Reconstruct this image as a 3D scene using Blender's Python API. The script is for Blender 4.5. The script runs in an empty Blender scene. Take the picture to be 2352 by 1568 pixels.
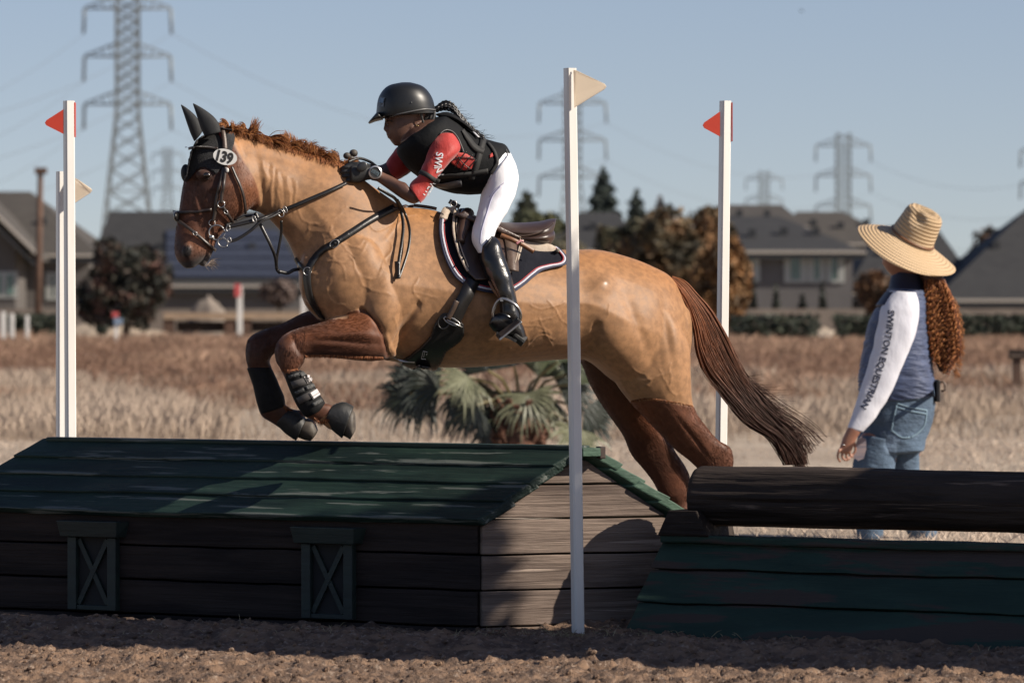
import bpy, bmesh, math, random
import numpy as np
from mathutils import Vector, Matrix, noise
from mathutils.bvhtree import BVHTree
random.seed(7); rng = np.random.default_rng(7)
S = bpy.context.scene
COL = S.collection
R = math.radians
V = Vector
# ------------------------------------------------------------------ camera
F, CX, YH, CH = 10454.0, 1176.0, 720.0, 1.3        # focal length in picture units, picture centre, horizon row, lens height
cam = bpy.data.cameras.new("camera"); camo = bpy.data.objects.new("camera", cam); COL.objects.link(camo)
camo.location = (0, 0, CH); camo.rotation_euler = (R(90), 0, 0)
cam.sensor_width = 36; cam.lens = 36*F/2352; cam.shift_y = -64/2352
cam.clip_start = .5; cam.clip_end = 6000
cam.dof.use_dof = True; cam.dof.focus_distance = 19.0; cam.dof.aperture_fstop = 5.0; cam.dof.aperture_blades = 0
S.camera = camo
# ------------------------------------------------------------------ sky, sun, exposure
SUN_A, SUN_E = 72.0, 33.0         # degrees to the right of straight behind the camera, degrees above the ground
sd = V((math.sin(R(SUN_A))*math.cos(R(SUN_E)), -math.cos(R(SUN_A))*math.cos(R(SUN_E)), math.sin(R(SUN_E))))
w = bpy.data.worlds.new("World"); S.world = w; w.use_nodes = True
nt = w.node_tree; bg = nt.nodes["Background"]
sky = nt.nodes.new("ShaderNodeTexSky"); sky.sky_type = 'NISHITA'; sky.sun_disc = False
sky.sun_elevation = R(SUN_E); sky.sun_rotation = math.atan2(sd.x, sd.y)
sky.air_density = 1.0; sky.dust_density = .3; sky.ozone_density = 4; sky.altitude = 0
tcw = nt.nodes.new("ShaderNodeTexCoord"); mpw = nt.nodes.new("ShaderNodeVectorMath"); mpw.operation = 'ADD'; mpw.inputs[1].default_value = (0,0,.06)
nt.links.new(tcw.outputs["Generated"], mpw.inputs[0]); nt.links.new(mpw.outputs[0], sky.inputs[0])
tint = nt.nodes.new("ShaderNodeMix"); tint.data_type = 'RGBA'; tint.blend_type = 'MULTIPLY'; tint.inputs[0].default_value = 1; tint.inputs[7].default_value = (1.07,.85,.79,1)
nt.links.new(sky.outputs[0], tint.inputs[6]); nt.links.new(tint.outputs[2], bg.inputs[0]); bg.inputs[1].default_value = .085
sun = bpy.data.lights.new("sun", 'SUN'); suno = bpy.data.objects.new("sun", sun); COL.objects.link(suno)
sun.energy = 5.0; sun.angle = R(.5); sun.color = (1, .90, .77)
suno.rotation_euler = sd.to_track_quat('Z', 'Y').to_euler(); suno.location = sd*40
S.view_settings.view_transform = 'Standard'; S.view_settings.look = 'None'
S.view_settings.exposure = 0.62; S.view_settings.gamma = 1

def P(x, y, d): return V(((x-CX)/F*d, d, CH-(y-YH)/F*d))
# ------------------------------------------------------------------ mesh builder
class MB:
    def __init__(s): s.v = []; s.f = []; s.c = []
    def add(s, vs, fs, col=None):
        o = len(s.v); s.v += [tuple(v) for v in vs]; s.f += [tuple(i+o for i in f) for f in fs]
        if col is not None: s.c += [col]*len(vs)
    def box(s, lo, hi, M=None, col=None):
        x0, y0, z0 = lo; x1, y1, z1 = hi
        vs = [V(p) for p in ((x0,y0,z0),(x1,y0,z0),(x1,y1,z0),(x0,y1,z0),(x0,y0,z1),(x1,y0,z1),(x1,y1,z1),(x0,y1,z1))]
        if M is not None: vs = [M @ v for v in vs]
        s.add(vs, [(0,3,2,1),(4,5,6,7),(0,1,5,4),(1,2,6,5),(2,3,7,6),(3,0,4,7)], col)
    def bar(s, a, b, w, t=None, up=V((0,0,1)), col=None):
        a = V(a); b = V(b); t = t or w; d = (b-a).normalized()
        if abs(d.dot(up)) > .95: up = V((0,1,0))
        sx = d.cross(up).normalized()*w/2; sy = sx.cross(d).normalized()*t/2
        vs = [a-sx-sy, a+sx-sy, a+sx+sy, a-sx+sy, b-sx-sy, b+sx-sy, b+sx+sy, b-sx+sy]
        s.add(vs, [(0,3,2,1),(4,5,6,7),(0,1,5,4),(1,2,6,5),(2,3,7,6),(3,0,4,7)], col)
    def tube(s, pts, r, n=8, cap=True, col=None, flat=1.0):
        pts = [V(p) for p in pts]; m = len(pts)
        rr = r if hasattr(r, '__len__') else [r]*m
        vs = []; prev = None
        for i in range(m):
            d = (pts[min(i+1, m-1)]-pts[max(i-1, 0)])
            d = d.normalized() if d.length > 1e-9 else V((0,0,1))
            if prev is None:
                u = d.cross(V((0,0,1)) if abs(d.z) < .9 else V((1,0,0))).normalized()
            else:
                u = (prev-d*prev.dot(d))
                u = u.normalized() if u.length > 1e-6 else d.orthogonal().normalized()
            prev = u; q = d.cross(u)
            for k in range(n):
                a = 2*math.pi*k/n; vs.append(pts[i]+(u*math.cos(a)+q*math.sin(a)*flat)*rr[i])
        fs = [(i*n+k, i*n+(k+1)%n, (i+1)*n+(k+1)%n, (i+1)*n+k) for i in range(m-1) for k in range(n)]
        if cap: fs += [tuple(range(n-1,-1,-1)), tuple((m-1)*n+k for k in range(n))]
        s.add(vs, fs, col)
    def strand(s, pts, w, nrm, col=None):           # thin two-plane ribbon for hair
        m = len(pts); vs = []
        for i in range(m):
            d = (pts[min(i+1, m-1)]-pts[max(i-1, 0)])
            q = d.cross(nrm); q = q.normalized() if q.length > 1e-9 else V((1,0,0))
            ww = w[i] if hasattr(w, '__len__') else w
            vs += [pts[i]-q*ww, pts[i]+q*ww, pts[i]-nrm*ww*1.2]
        fs = []
        for i in range(m-1):
            a = 3*i; b = a+3
            fs += [(a, a+1, b+1, b), (a+1, a+2, b+2, b+1), (a+2, a, b, b+2)]
        s.add(vs, fs, col)
    def loft(s, secs, N=28, sub=4, cap=.5, col=None):
        # secs: (centre, half vector A, half vector B, exponent, egg)
        K = np.array([list(c)+list(a)+list(b)+[n, e] for c, a, b, n, e in secs], float)
        rows = []
        m = len(K)
        for i in range(m-1):
            p0 = K[max(i-1,0)]; p1 = K[i]; p2 = K[i+1]; p3 = K[min(i+2,m-1)]
            for j in range(sub):
                t = j/sub
                rows.append(.5*((2*p1)+(-p0+p2)*t+(2*p0-5*p1+4*p2-p3)*t*t+(-p0+3*p1-3*p2+p3)*t**3))
        rows.append(K[-1])
        if cap:
            def capr(r, nb):
                d = r[:3]-nb[:3]; L = np.linalg.norm(d); d = d/max(L,1e-9)
                e = cap*min(np.linalg.norm(r[3:6]), np.linalg.norm(r[6:9])); out = []
                for a in (25, 50, 70, 84):
                    q = r.copy(); q[:3] += d*e*math.sin(R(a)); q[3:9] *= math.cos(R(a)); out.append(q)
                return out
            rows = capr(rows[0], rows[1])[::-1]+rows+capr(rows[-1], rows[-2])
        vs = []
        for r in rows:
            c = V(r[:3]); A = V(r[3:6]); B = V(r[6:9]); n, e = r[9], r[10]
            for k in range(N):
                a = 2*math.pi*k/N; ct, st = math.cos(a), math.sin(a)
                x = math.copysign(abs(ct)**(2/n), ct); y = math.copysign(abs(st)**(2/n), st)
                vs.append(c+A*x+B*y*(1-e*max(0, x) if e > 0 else 1+e*max(0, -x)))
        m = len(rows)
        fs = [(i*N+k, i*N+(k+1)%N, (i+1)*N+(k+1)%N, (i+1)*N+k) for i in range(m-1) for k in range(N)]
        fs += [tuple(range(N-1,-1,-1)), tuple((m-1)*N+k for k in range(N))]
        s.add(vs, fs, col)
    def ell(s, c, ax, ay, az, nu=16, nv=10, col=None):
        c = V(c); ax, ay, az = V(ax), V(ay), V(az); vs = [c+az]
        for i in range(1, nv):
            t = math.pi*i/nv
            for k in range(nu):
                a = 2*math.pi*k/nu
                vs.append(c+az*math.cos(t)+(ax*math.cos(a)+ay*math.sin(a))*math.sin(t))
        vs.append(c-az); fs = [(0, 1+k, 1+(k+1)%nu) for k in range(nu)]
        for i in range(nv-2):
            fs += [(1+i*nu+k, 1+(i+1)*nu+k, 1+(i+1)*nu+(k+1)%nu, 1+i*nu+(k+1)%nu) for k in range(nu)]
        L = len(vs)-1; fs += [(L, 1+(nv-2)*nu+(k+1)%nu, 1+(nv-2)*nu+k) for k in range(nu)]
        s.add(vs, fs, col)
    def prism(s, poly, M=None, t=.01, axis='y', col=None):  # polygon (x,z) thickened along y
        n = len(poly)
        a = [V((x, 0, z)) for x, z in poly]; b = [V((x, t, z)) for x, z in poly]
        vs = a+b
        if M is not None: vs = [M @ v for v in vs]
        s.add(vs, [tuple(range(n)), tuple(range(2*n-1, n-1, -1))]+[(i, (i+1)%n+0, (i+1)%n+n, i+n) for i in range(n)][::1], col)
    def mesh(s, name="mesh"):
        me = bpy.data.meshes.new(name); me.from_pydata(s.v, [], s.f); me.validate()
        if s.c and len(s.c) == len(me.vertices):
            at = me.color_attributes.new("Col", 'FLOAT_COLOR', 'POINT')
            arr = np.ones((len(s.c), 4), np.float32); arr[:, :3] = np.array(s.c)[:, :3]
            at.data.foreach_set("color", arr.ravel())
        return me
def fixn(me):
    bm = bmesh.new(); bm.from_mesh(me); bmesh.ops.recalc_face_normals(bm, faces=bm.faces); bm.to_mesh(me); bm.free()
def link(name, me, mat, parent=None, smooth=True, loc=None, auto=None):
    if isinstance(me, MB): me = me.mesh(name); fixn(me)
    me.name = name
    if parent is not None and loc is None:      # keep world coordinates under an unrotated Empty
        off = parent_world(parent)
        me.transform(Matrix.Translation(-off))
    o = bpy.data.objects.new(name, me); COL.objects.link(o)
    if mat is not None: me.materials.clear(); [me.materials.append(m) for m in (mat if isinstance(mat, (list, tuple)) else [mat])]
    if smooth: me.polygons.foreach_set("use_smooth", [True]*len(me.polygons))
    if auto: me.set_sharp_from_angle(angle=R(auto))
    if parent is not None: o.parent = parent
    if loc is not None: o.location = loc
    return o
def parent_world(p):
    o = V((0,0,0))
    while p is not None: o += p.location; p = p.parent
    return o
def roughen(o, amp=.003, step=.045, f=7.0):      # split long boards and make their edges uneven
    me = o.data; bm = bmesh.new(); bm.from_mesh(me)
    for _ in range(7):
        es = [e for e in bm.edges if e.calc_length() > step*2.2]
        if not es: break
        bmesh.ops.subdivide_edges(bm, edges=es, cuts=1, use_grid_fill=True)
    bm.normal_update(); sd_x = random.uniform(0,50)
    for v in bm.verts:
        p = v.co; q = noise.noise_vector(V((p.x*f*.35+sd_x, p.y*f*2, p.z*f*2))); q2 = noise.noise_vector(V((p.x*f*2.2+sd_x, p.y*f*6, p.z*f*6)))
        v.co = p+V((q.x*.4, q.y, q.z))*amp*1.6+V((q2.x*.3,q2.y,q2.z))*amp*.8
    bm.to_mesh(me); bm.free()
def bevel(o, wd, seg=2):
    m = o.modifiers.new("bevel", 'BEVEL'); m.width = wd; m.segments = seg; m.limit_method = 'ANGLE'; m.angle_limit = R(40)
def empty(name, loc, label=None, cat=None, group=None, rz=0):
    o = bpy.data.objects.new(name, None); COL.objects.link(o); o.location = loc; o.rotation_euler = (0,0,rz); o.empty_display_size = .2
    return tag(o, label, cat, group)
def tag(o, label=None, cat=None, group=None, kind=None):
    if label: o["label"] = label
    if cat: o["category"] = cat
    if group: o["group"] = group
    if kind: o["kind"] = kind
    return o
def centred(me, origin): me.transform(Matrix.Translation(-V(origin)))
# ------------------------------------------------------------------ materials
def mat(name, c1, c2=None, rough=.6, scale=5, detail=5, st=(1,1,1), ramp=(.35,.65), bump=0, bscale=None, bst=None, metal=0, spec=.5,
        attr=False, c3=None, s3=None, ramp3=(.55,.62), st3=None, dist=0, rvar=0, sheen=0, coat=0, rot=None, trans=0):
    k_ = .76; c1 = tuple(v*k_ for v in c1); c2 = tuple(v*(1 if attr else k_) for v in c2) if c2 else None; c3 = tuple(v*k_ for v in c3) if c3 else None
    if attr: c2 = tuple(v*k_ for v in c2)
    m = bpy.data.materials.new(name); m.use_nodes = True; t = m.node_tree; N = t.nodes; L = t.links
    b = N["Principled BSDF"]; b.inputs["Roughness"].default_value = rough; b.inputs["Metallic"].default_value = metal
    b.inputs["Specular IOR Level"].default_value = spec
    if sheen: b.inputs["Sheen Weight"].default_value = sheen
    if coat: b.inputs["Coat Weight"].default_value = coat; b.inputs["Coat Roughness"].default_value = .15
    tc = N.new("ShaderNodeTexCoord")
    def nz(sc, de, s_, di=0):
        mp = N.new("ShaderNodeMapping"); mp.inputs["Scale"].default_value = s_
        if rot: mp.inputs["Rotation"].default_value = rot
        L.new(tc.outputs["Object"], mp.inputs[0])
        n = N.new("ShaderNodeTexNoise"); n.inputs["Scale"].default_value = sc; n.inputs["Detail"].default_value = de; n.inputs["Distortion"].default_value = di
        n.inputs["Roughness"].default_value = .6
        L.new(mp.outputs[0], n.inputs[0]); return n
    def rp(fac, a, bb):
        r = N.new("ShaderNodeMapRange"); r.inputs[1].default_value = a; r.inputs[2].default_value = bb; r.interpolation_type = 'SMOOTHSTEP'
        L.new(fac, r.inputs[0]); return r.outputs[0]
    def mix(f, a, bb, mode='MIX'):
        x = N.new("ShaderNodeMix"); x.data_type = 'RGBA'; x.blend_type = mode
        if f is not None and not isinstance(f, float): L.new(f, x.inputs[0])
        elif isinstance(f, float): x.inputs[0].default_value = f
        for v_, i in ((a, 6), (bb, 7)):
            if hasattr(v_, 'links'): L.new(v_, x.inputs[i])
            else: x.inputs[i].default_value = (*v_, 1)
        return x.outputs[2]
    base = None; n1 = nz(scale, detail, st, dist)
    if attr:
        a_ = N.new("ShaderNodeAttribute"); a_.attribute_name = "Col"
        f = rp(n1.outputs[0], ramp[0], ramp[1])
        k = mix(f, c1, c2 or (1,1,1))
        base = mix(1.0, a_.outputs[0], k, 'MULTIPLY')
    elif c2: base = mix(rp(n1.outputs[0], ramp[0], ramp[1]), c1, c2)
    if c3:
        n3 = nz(s3 or scale*3, 6, st3 or st, dist); base = mix(rp(n3.outputs[0], *ramp3), base if base is not None else c1, c3)
    if base is None: b.inputs["Base Color"].default_value = (*c1, 1)
    else: L.new(base, b.inputs["Base Color"])
    if rvar:
        rr = N.new("ShaderNodeMapRange"); rr.inputs[3].default_value = rough-rvar; rr.inputs[4].default_value = rough+rvar
        L.new(n1.outputs[0], rr.inputs[0]); L.new(rr.outputs[0], b.inputs["Roughness"])
    if bump:
        nb = nz(bscale or scale*4, 5, bst or st)
        bp = N.new("ShaderNodeBump"); bp.inputs["Strength"].default_value = 1; bp.inputs["Distance"].default_value = bump
        L.new(nb.outputs[0], bp.inputs["Height"]); L.new(bp.outputs[0], b.inputs["Normal"])
    return m
def px_of(co):     # picture coordinates of world points
    return CX+co[:,0]/co[:,1]*F, YH-(co[:,2]-CH)/co[:,1]*F
def remesh(mb, vox, sm=6, fac=.5):
    me = mb.mesh("tmp"); fixn(me); o = bpy.data.objects.new("tmp", me); COL.objects.link(o)
    m = o.modifiers.new("r", 'REMESH'); m.mode = 'VOXEL'; m.voxel_size = vox; m.use_smooth_shade = True
    if sm:
        q = o.modifiers.new("s", 'SMOOTH'); q.iterations = sm; q.factor = fac
    dg = bpy.context.evaluated_depsgraph_get(); dg.update()
    out = bpy.data.meshes.new_from_object(o.evaluated_get(dg)); bpy.data.objects.remove(o); bpy.data.meshes.remove(me)
    return out
def get_co(me):
    a = np.empty(len(me.vertices)*3, np.float32); me.vertices.foreach_get("co", a); return a.reshape(-1,3).astype(float)
def get_no(me):
    a = np.empty(len(me.vertices)*3, np.float32); me.vertices.foreach_get("normal", a); return a.reshape(-1,3).astype(float)
def set_co(me, co): me.vertices.foreach_set("co", co.astype(np.float32).ravel()); me.update()
def set_col(me, rgb):
    at = me.color_attributes.new("Col", 'FLOAT_COLOR', 'POINT'); arr = np.ones((len(rgb), 4), np.float32); arr[:, :3] = rgb
    at.data.foreach_set("color", arr.ravel())
def inpoly(px, py, poly):
    ins = np.zeros(len(px), bool); n = len(poly); j = n-1
    for i in range(n):
        xi, yi = poly[i]; xj, yj = poly[j]
        c = ((yi > py) != (yj > py)) & (px < (xj-xi)*(py-yi)/((yj-yi) if yj != yi else 1e-9)+xi)
        ins ^= c; j = i
    return ins
def seg_dist(px, py, pts):
    best = np.full(len(px), 1e9)
    for (x0, y0), (x1, y1) in zip(pts[:-1], pts[1:]):
        dx, dy = x1-x0, y1-y0; L2 = dx*dx+dy*dy+1e-9
        t = np.clip(((px-x0)*dx+(py-y0)*dy)/L2, 0, 1)
        best = np.minimum(best, np.hypot(px-x0-t*dx, py-y0-t*dy))
    return best
def gauss(px, py, cx, cy, rx, ry, ang=0):
    c, s_ = math.cos(R(ang)), math.sin(R(ang)); x = px-cx; y = py-cy
    u = (x*c+y*s_)/rx; v = (-x*s_+y*c)/ry; return np.exp(-(u*u+v*v))
def bvh_of(me): return BVHTree.FromPolygons([v.co.copy() for v in me.vertices], [tuple(p.vertices) for p in me.polygons])
def surf(bvh, x, y, off=0.0, dflt=None):
    o = V((0,0,CH)); d = (P(x, y, 10)-o).normalized()
    h = bvh.ray_cast(o, d)
    if h[0] is None:
        q = P(x, y, dflt or 19.3); h2 = bvh.find_nearest(q)
        if h2[0] is None or (h2[0]-q).length > .6: return q, V((0,-1,0))
        return V((q.x, h2[0].y-off, q.z)), V((0,-1,0))
    n = h[1]
    if n.dot(d) > 0: n = -n
    return h[0]+n*off, n
def catmull(pts, sub=6):
    K = np.array(pts, float); out = []; m = len(K)
    for i in range(m-1):
        p0 = K[max(i-1,0)]; p1 = K[i]; p2 = K[i+1]; p3 = K[min(i+2,m-1)]
        for j in range(sub):
            t = j/sub; out.append(.5*((2*p1)+(-p0+p2)*t+(2*p0-5*p1+4*p2-p3)*t*t+(-p0+3*p1-3*p2+p3)*t**3))
    out.append(K[-1]); return out
def strap(mb, pts, nrm, w, t=.004):    # flat strap: pts, outward normals, width, thickness
    m = len(pts); vs = []
    for i in range(m):
        d = (pts[min(i+1,m-1)]-pts[max(i-1,0)]).normalized(); n = nrm[i]; q = d.cross(n)
        q = q.normalized() if q.length > 1e-6 else V((0,0,1)); n = q.cross(d).normalized()
        if n.dot(nrm[i]) < 0: n = -n
        ww = (w[i] if hasattr(w, '__len__') else w)/2
        vs += [pts[i]-q*ww-n*t/2, pts[i]+q*ww-n*t/2, pts[i]+q*ww+n*t/2, pts[i]-q*ww+n*t/2]
    fs = [(i*4+k, i*4+(k+1)%4, i*4+4+(k+1)%4, i*4+4+k) for i in range(m-1) for k in range(4)]
    fs += [(3,2,1,0), tuple((m-1)*4+k for k in range(4))]
    mb.add(vs, fs)
def surf_strap(mb, bvh, path, w, off=.006, t=.005, sub=6, sm=3):
    q = catmull(path, sub); hs_ = [surf(bvh, a[0], a[1], off) for a in q]
    pts = [h[0] for h in hs_]; nn = [h[1] for h in hs_]
    for _ in range(sm):
        nn = [((nn[max(i-1,0)]+nn[i]+nn[min(i+1,len(nn)-1)])).normalized() for i in range(len(nn))]
    strap(mb, pts, nn, w, t)
def free_strap(mb, path, w, t=.004, sub=6, n=V((0,-1,0))):   # path of (x, y, depth)
    q = catmull(path, sub); strap(mb, [P(*a) for a in q], [n]*len(q), w, t)
def text_mesh(body, size, bold=.0):
    cu = bpy.data.curves.new("t", 'FONT'); cu.body = body; cu.size = size; cu.align_x = 'LEFT'; cu.offset = bold; cu.resolution_u = 3
    o = bpy.data.objects.new("t", cu); COL.objects.link(o); dg = bpy.context.evaluated_depsgraph_get(); dg.update()
    me = bpy.data.meshes.new_from_object(o.evaluated_get(dg)); bpy.data.objects.remove(o); bpy.data.curves.remove(cu)
    bm = bmesh.new(); bm.from_mesh(me); bmesh.ops.triangulate(bm, faces=bm.faces)
    for _ in range(1): bmesh.ops.subdivide_edges(bm, edges=[e for e in bm.edges if e.calc_length() > size*.25], cuts=2)
    bmesh.ops.triangulate(bm, faces=[f for f in bm.faces if len(f.verts) > 3]); bm.to_mesh(me); bm.free(); return me
def text_on(mb, body, path, hpx, bvh=None, off=.003, dflt=19, bold=.0, xs=1.0):
    # lettering laid along a path in picture units (baseline), letter height hpx; up of letters = left normal of the path
    me = text_mesh(body, 1.0, bold); co = get_co(me)
    x0, x1 = co[:,0].min(), co[:,0].max(); h = .70
    q = np.array(catmull(path, 8)); sl = np.concatenate([[0], np.cumsum(np.hypot(*np.diff(q, axis=0).T))])
    out = []
    for c in co:
        t = (c[0]-x0)/(x1-x0)*sl[-1]*xs; i = min(max(int(np.searchsorted(sl, t))-1, 0), len(q)-2)
        d = q[i+1]-q[i]; L = np.hypot(*d); d = d/L; p = q[i]+d*(t-sl[i]); n = np.array([d[1], -d[0]])
        p = p+n*(c[1]/h*hpx)
        out.append(surf(bvh, p[0], p[1], off)[0] if bvh else P(p[0], p[1], dflt))
    mb.add(out, [tuple(p.vertices) for p in me.polygons]); bpy.data.meshes.remove(me)
# ================================================================== SETTING
def terr(d): 
    t = min(max((d-40)/80, 0), 1); return .5*t*t*(3-2*t)
M_ground = mat("dry_ground", (.45,.365,.275), (.33,.255,.185), rough=.95, scale=.6, detail=8, st=(1,.35,1), c3=(.52,.435,.34), s3=.25, bump=.03, bscale=9)
M_soil = mat("arena_soil", (.27,.168,.105), (.12,.073,.048), rough=.97, scale=9, detail=8, ramp=(.4,.6), c3=(.34,.25,.185), s3=40, ramp3=(.56,.66), bump=.02, bscale=45)
mb = MB(); ys = [13.0,13.5]+[14+i*.5 for i in range(30)]+[30+i*3 for i in range(34)]+[140,170,210,300,500,1000,2500,5000]
nx = 60; xs_ = [-1+2*i/nx for i in range(nx+1)]
vs = []
for y in ys:
    hw = 3+y*.45
    for x in xs_:
        z = terr(y)+(noise.noise(V((x*hw*.25, y*.2, 0)))*.03 if y < 100 else 0)
        if 13 < y < 23: z -= .06
        vs.append((x*hw, y, z))
fs = [(j*(nx+1)+i, j*(nx+1)+i+1, (j+1)*(nx+1)+i+1, (j+1)*(nx+1)+i) for j in range(len(ys)-1) for i in range(nx)]
mb.add(vs, fs); g = link("ground", mb, M_ground); tag(g, "flat dry pale field stretching back to the houses", kind="structure")
# churned soil in front of and under the jumps
mb = MB(); X0, X1, Y0, Y1 = -3.4, 3.2, 14.6, 23.2
HP = [(random.uniform(-2.3,2.2), random.uniform(15.6,17.6), random.uniform(.05,.075)) for _ in range(26)]
xs_ = np.arange(X0, X1, .017); ys = np.concatenate([np.arange(Y0, 19.0, .017), np.arange(19.0, Y1, .09)])
vs = []; W = len(xs_)
for y in ys:
    fe = min((y-Y0)/.3, (Y1-y)/2.5, 1); 
    for x in xs_:
        e = min(fe, (x-X0)/.3, (X1-x)/.3)
        p = V((x, y*1.0, 0))
        h = noise.noise(p*1.3)*.025+noise.noise(p*5)*.014
        if y < 19.2:
            c = abs(noise.noise(p*14+V((3,0,0)))); h += (.5-c)*.022
            h += max(0, noise.noise(p*31+V((9,2,0))))*.026+max(0, noise.noise(p*11+V((1,7,0)))-.1)*.036
        for hx_, hy_, hr_ in HP:
            if abs(x-hx_) < .14 and abs(y-hy_) < .14:
                rr_ = math.hypot(x-hx_, y-hy_)/hr_; h += -.03*math.exp(-rr_**4)+.018*math.exp(-((rr_-1.35)/.3)**2)
        base = .018*math.exp(-((y-(17.75-x*.48))/.35)**2)      # low ridge of pushed up soil in front of the jumps
        vs.append((x, y, (h+base+.0)*e-.07*(1-e)))
fs = [(j*W+i, j*W+i+1, (j+1)*W+i+1, (j+1)*W+i) for j in range(len(ys)-1) for i in range(W-1)]
mb.add(vs, fs); soil = link("soil", mb, M_soil); tag(soil, "churned brown arena soil in front of the jumps", kind="structure")
bvh_soil = bvh_of(soil.data)
def gz(x, y):
    h = bvh_soil.ray_cast(V((x, y, 2)), V((0,0,-1))); return h[0].z if h[0] else 0
mb = MB()
for i in range(9000):
    y = 14.9+random.random()**1.2*4.2; x = random.uniform(-2.9, 2.9); r = .003+.013*random.random()**4
    z = gz(x, y)+r*.35
    q = [V((random.uniform(.6,1.2)*r, 0, 0)), V((0, random.uniform(.6,1.2)*r, 0)), V((0,0,random.uniform(.5,.9)*r))]
    mb.ell((x, y, z), q[0]+q[2]*.3, q[1]-q[0]*.2, q[2], 6, 4)
o = link("soil_clods", mb, M_soil, smooth=False); tag(o, "small loose clods lying over the churned soil", kind="stuff")
M_straw = mat("dead_grass", (.45,.36,.22), (.3,.25,.13), rough=.8, scale=30)
mb = MB()
for i in range(260):
    t = random.random(); x = -2.6+t*4.8; y = 17.95-x*.5+random.uniform(-.35,.3); y = 18.2+random.gauss(0,.12) if random.random()<.5 else y
    if random.random() < .55: x = random.gauss(.3, .35); y = 18.2+random.gauss(0,.13)
    z = gz(x, y); L = random.uniform(.02,.07); a = random.uniform(0, 6.28); el = random.uniform(.1, 1.0)
    d = V((math.cos(a)*math.cos(el), math.sin(a)*math.cos(el), math.sin(el)))
    mb.tube([V((x,y,z)), V((x,y,z))+d*L*.6, V((x,y,z))+d*L+V((0,0,-L*.15))], [.002,.0015,.0004], 3)
o = link("dead_grass", mb, M_straw); tag(o, "short dead stalks at the foot of the jumps", kind="stuff")
# ------------------------------------------------------------------ house-shaped jump
M_green = mat("worn_green_paint", (.018,.040,.030), (.009,.021,.017), rough=.55, scale=2.2, st=(.5,3,3), detail=10, ramp=(.42,.58), c3=(.115,.13,.115), s3=5.0, st3=(.35,6,6), ramp3=(.56,.61), bump=.009, bscale=14, bst=(.12,2.2,2.2), spec=.3)  # front roof green, lowered so the colour itself carries the slope's shade
M_ramp = mat("flaking_green_paint", (.019,.043,.033), (.032,.066,.050), rough=.7, scale=3, st=(.5,3,3), detail=8, c3=(.065,.048,.04), s3=3.4, st3=(.4,3,3), ramp3=(.49,.55), bump=.007, bscale=12, bst=(.15,2.5,2.5), spec=.25)
M_greenend = mat("green_end_grain", (.065,.13,.085), (.038,.085,.055), rough=.7, scale=12, st=(1,1,3), bump=.004, bscale=25, bst=(1,1,3))
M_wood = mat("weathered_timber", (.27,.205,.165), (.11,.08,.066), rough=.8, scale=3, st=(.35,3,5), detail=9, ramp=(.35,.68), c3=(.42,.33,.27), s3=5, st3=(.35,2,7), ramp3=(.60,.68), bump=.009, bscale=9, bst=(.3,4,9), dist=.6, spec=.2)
M_woodf = mat("shade_darkened_timber", (.048,.036,.032), (.022,.017,.016), rough=.75, scale=3, st=(.35,3,5), detail=9, bump=.008, bscale=9, bst=(.3,4,9), dist=.5, spec=.12)  # timber darkened to put the unlit front wall's shade into the colour
EM = gz(-.12,18.5)
hj = empty("house_jump", (-.1207,18.55,0), "long house-shaped jump with a worn green plank roof and dark plank walls, under the horse", "jump", rz=R(151))
UG = V((-.656,-.755,0)); WG = .857; ZE, ZR = .444, .725; YR = -.3235; LL = 2.62
def xend(y): return .869*y
lv = [-.09,.023,.17,.315,.462,.60,.70]
def topz(t): return ZE-.012+(ZR-ZE)*min(t, WG-t)/(WG/2)
GM = Matrix(((UG.x,.755,0,0),(UG.y,-.656,0,0),(0,0,1,0),(0,0,0,1)))
mb = MB()
for k in range(4):
    a, b = lv[k]+.004, lv[k+1]-.004
    if k == 3: b = ZE+.0
    j = random.uniform(-.003,.003)
    for x0, x1 in (((.025, LL) if k % 2 else (.012, LL)),):
        mb.box((x0, -.05+j, a), (x1, j, b))
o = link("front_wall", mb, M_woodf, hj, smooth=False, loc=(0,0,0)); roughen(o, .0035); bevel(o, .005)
tag(o, "dark plank wall facing front")
mb = MB()
for k in range(6):
    a, b = lv[k]+.004, lv[k+1]-.004
    ts = [0.0, WG]
    if b > ZE-.012:
        tb = max(0, (b-ZE+.012)/(ZR-ZE)*WG/2); ta = max(0, (a-ZE+.012)/(ZR-ZE)*WG/2)
        poly = [(ta, a), (WG-ta, a), (WG-tb, b), (tb, b)] if a > ZE-.012 else [(0, a), (WG, a), (WG, ZE-.012), (WG-tb, b), (tb, b), (0, ZE-.012)]
    else: poly = [(0, a), (WG, a), (WG, b), (0, b)]
    mb.prism(poly, GM @ Matrix.Translation((0, random.uniform(0,.004), 0)), .045)
me = mb.mesh("g"); fixn(me); me.transform(GM.inverted())
o = link("gable_wall", me, M_wood, hj, smooth=False, loc=(0,0,0)); o.rotation_euler = (0,0,math.atan2(UG.y, UG.x)); roughen(o, .0022, .04); bevel(o, .004)
tag(o, "weathered grey-brown plank wall under the gable")
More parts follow.
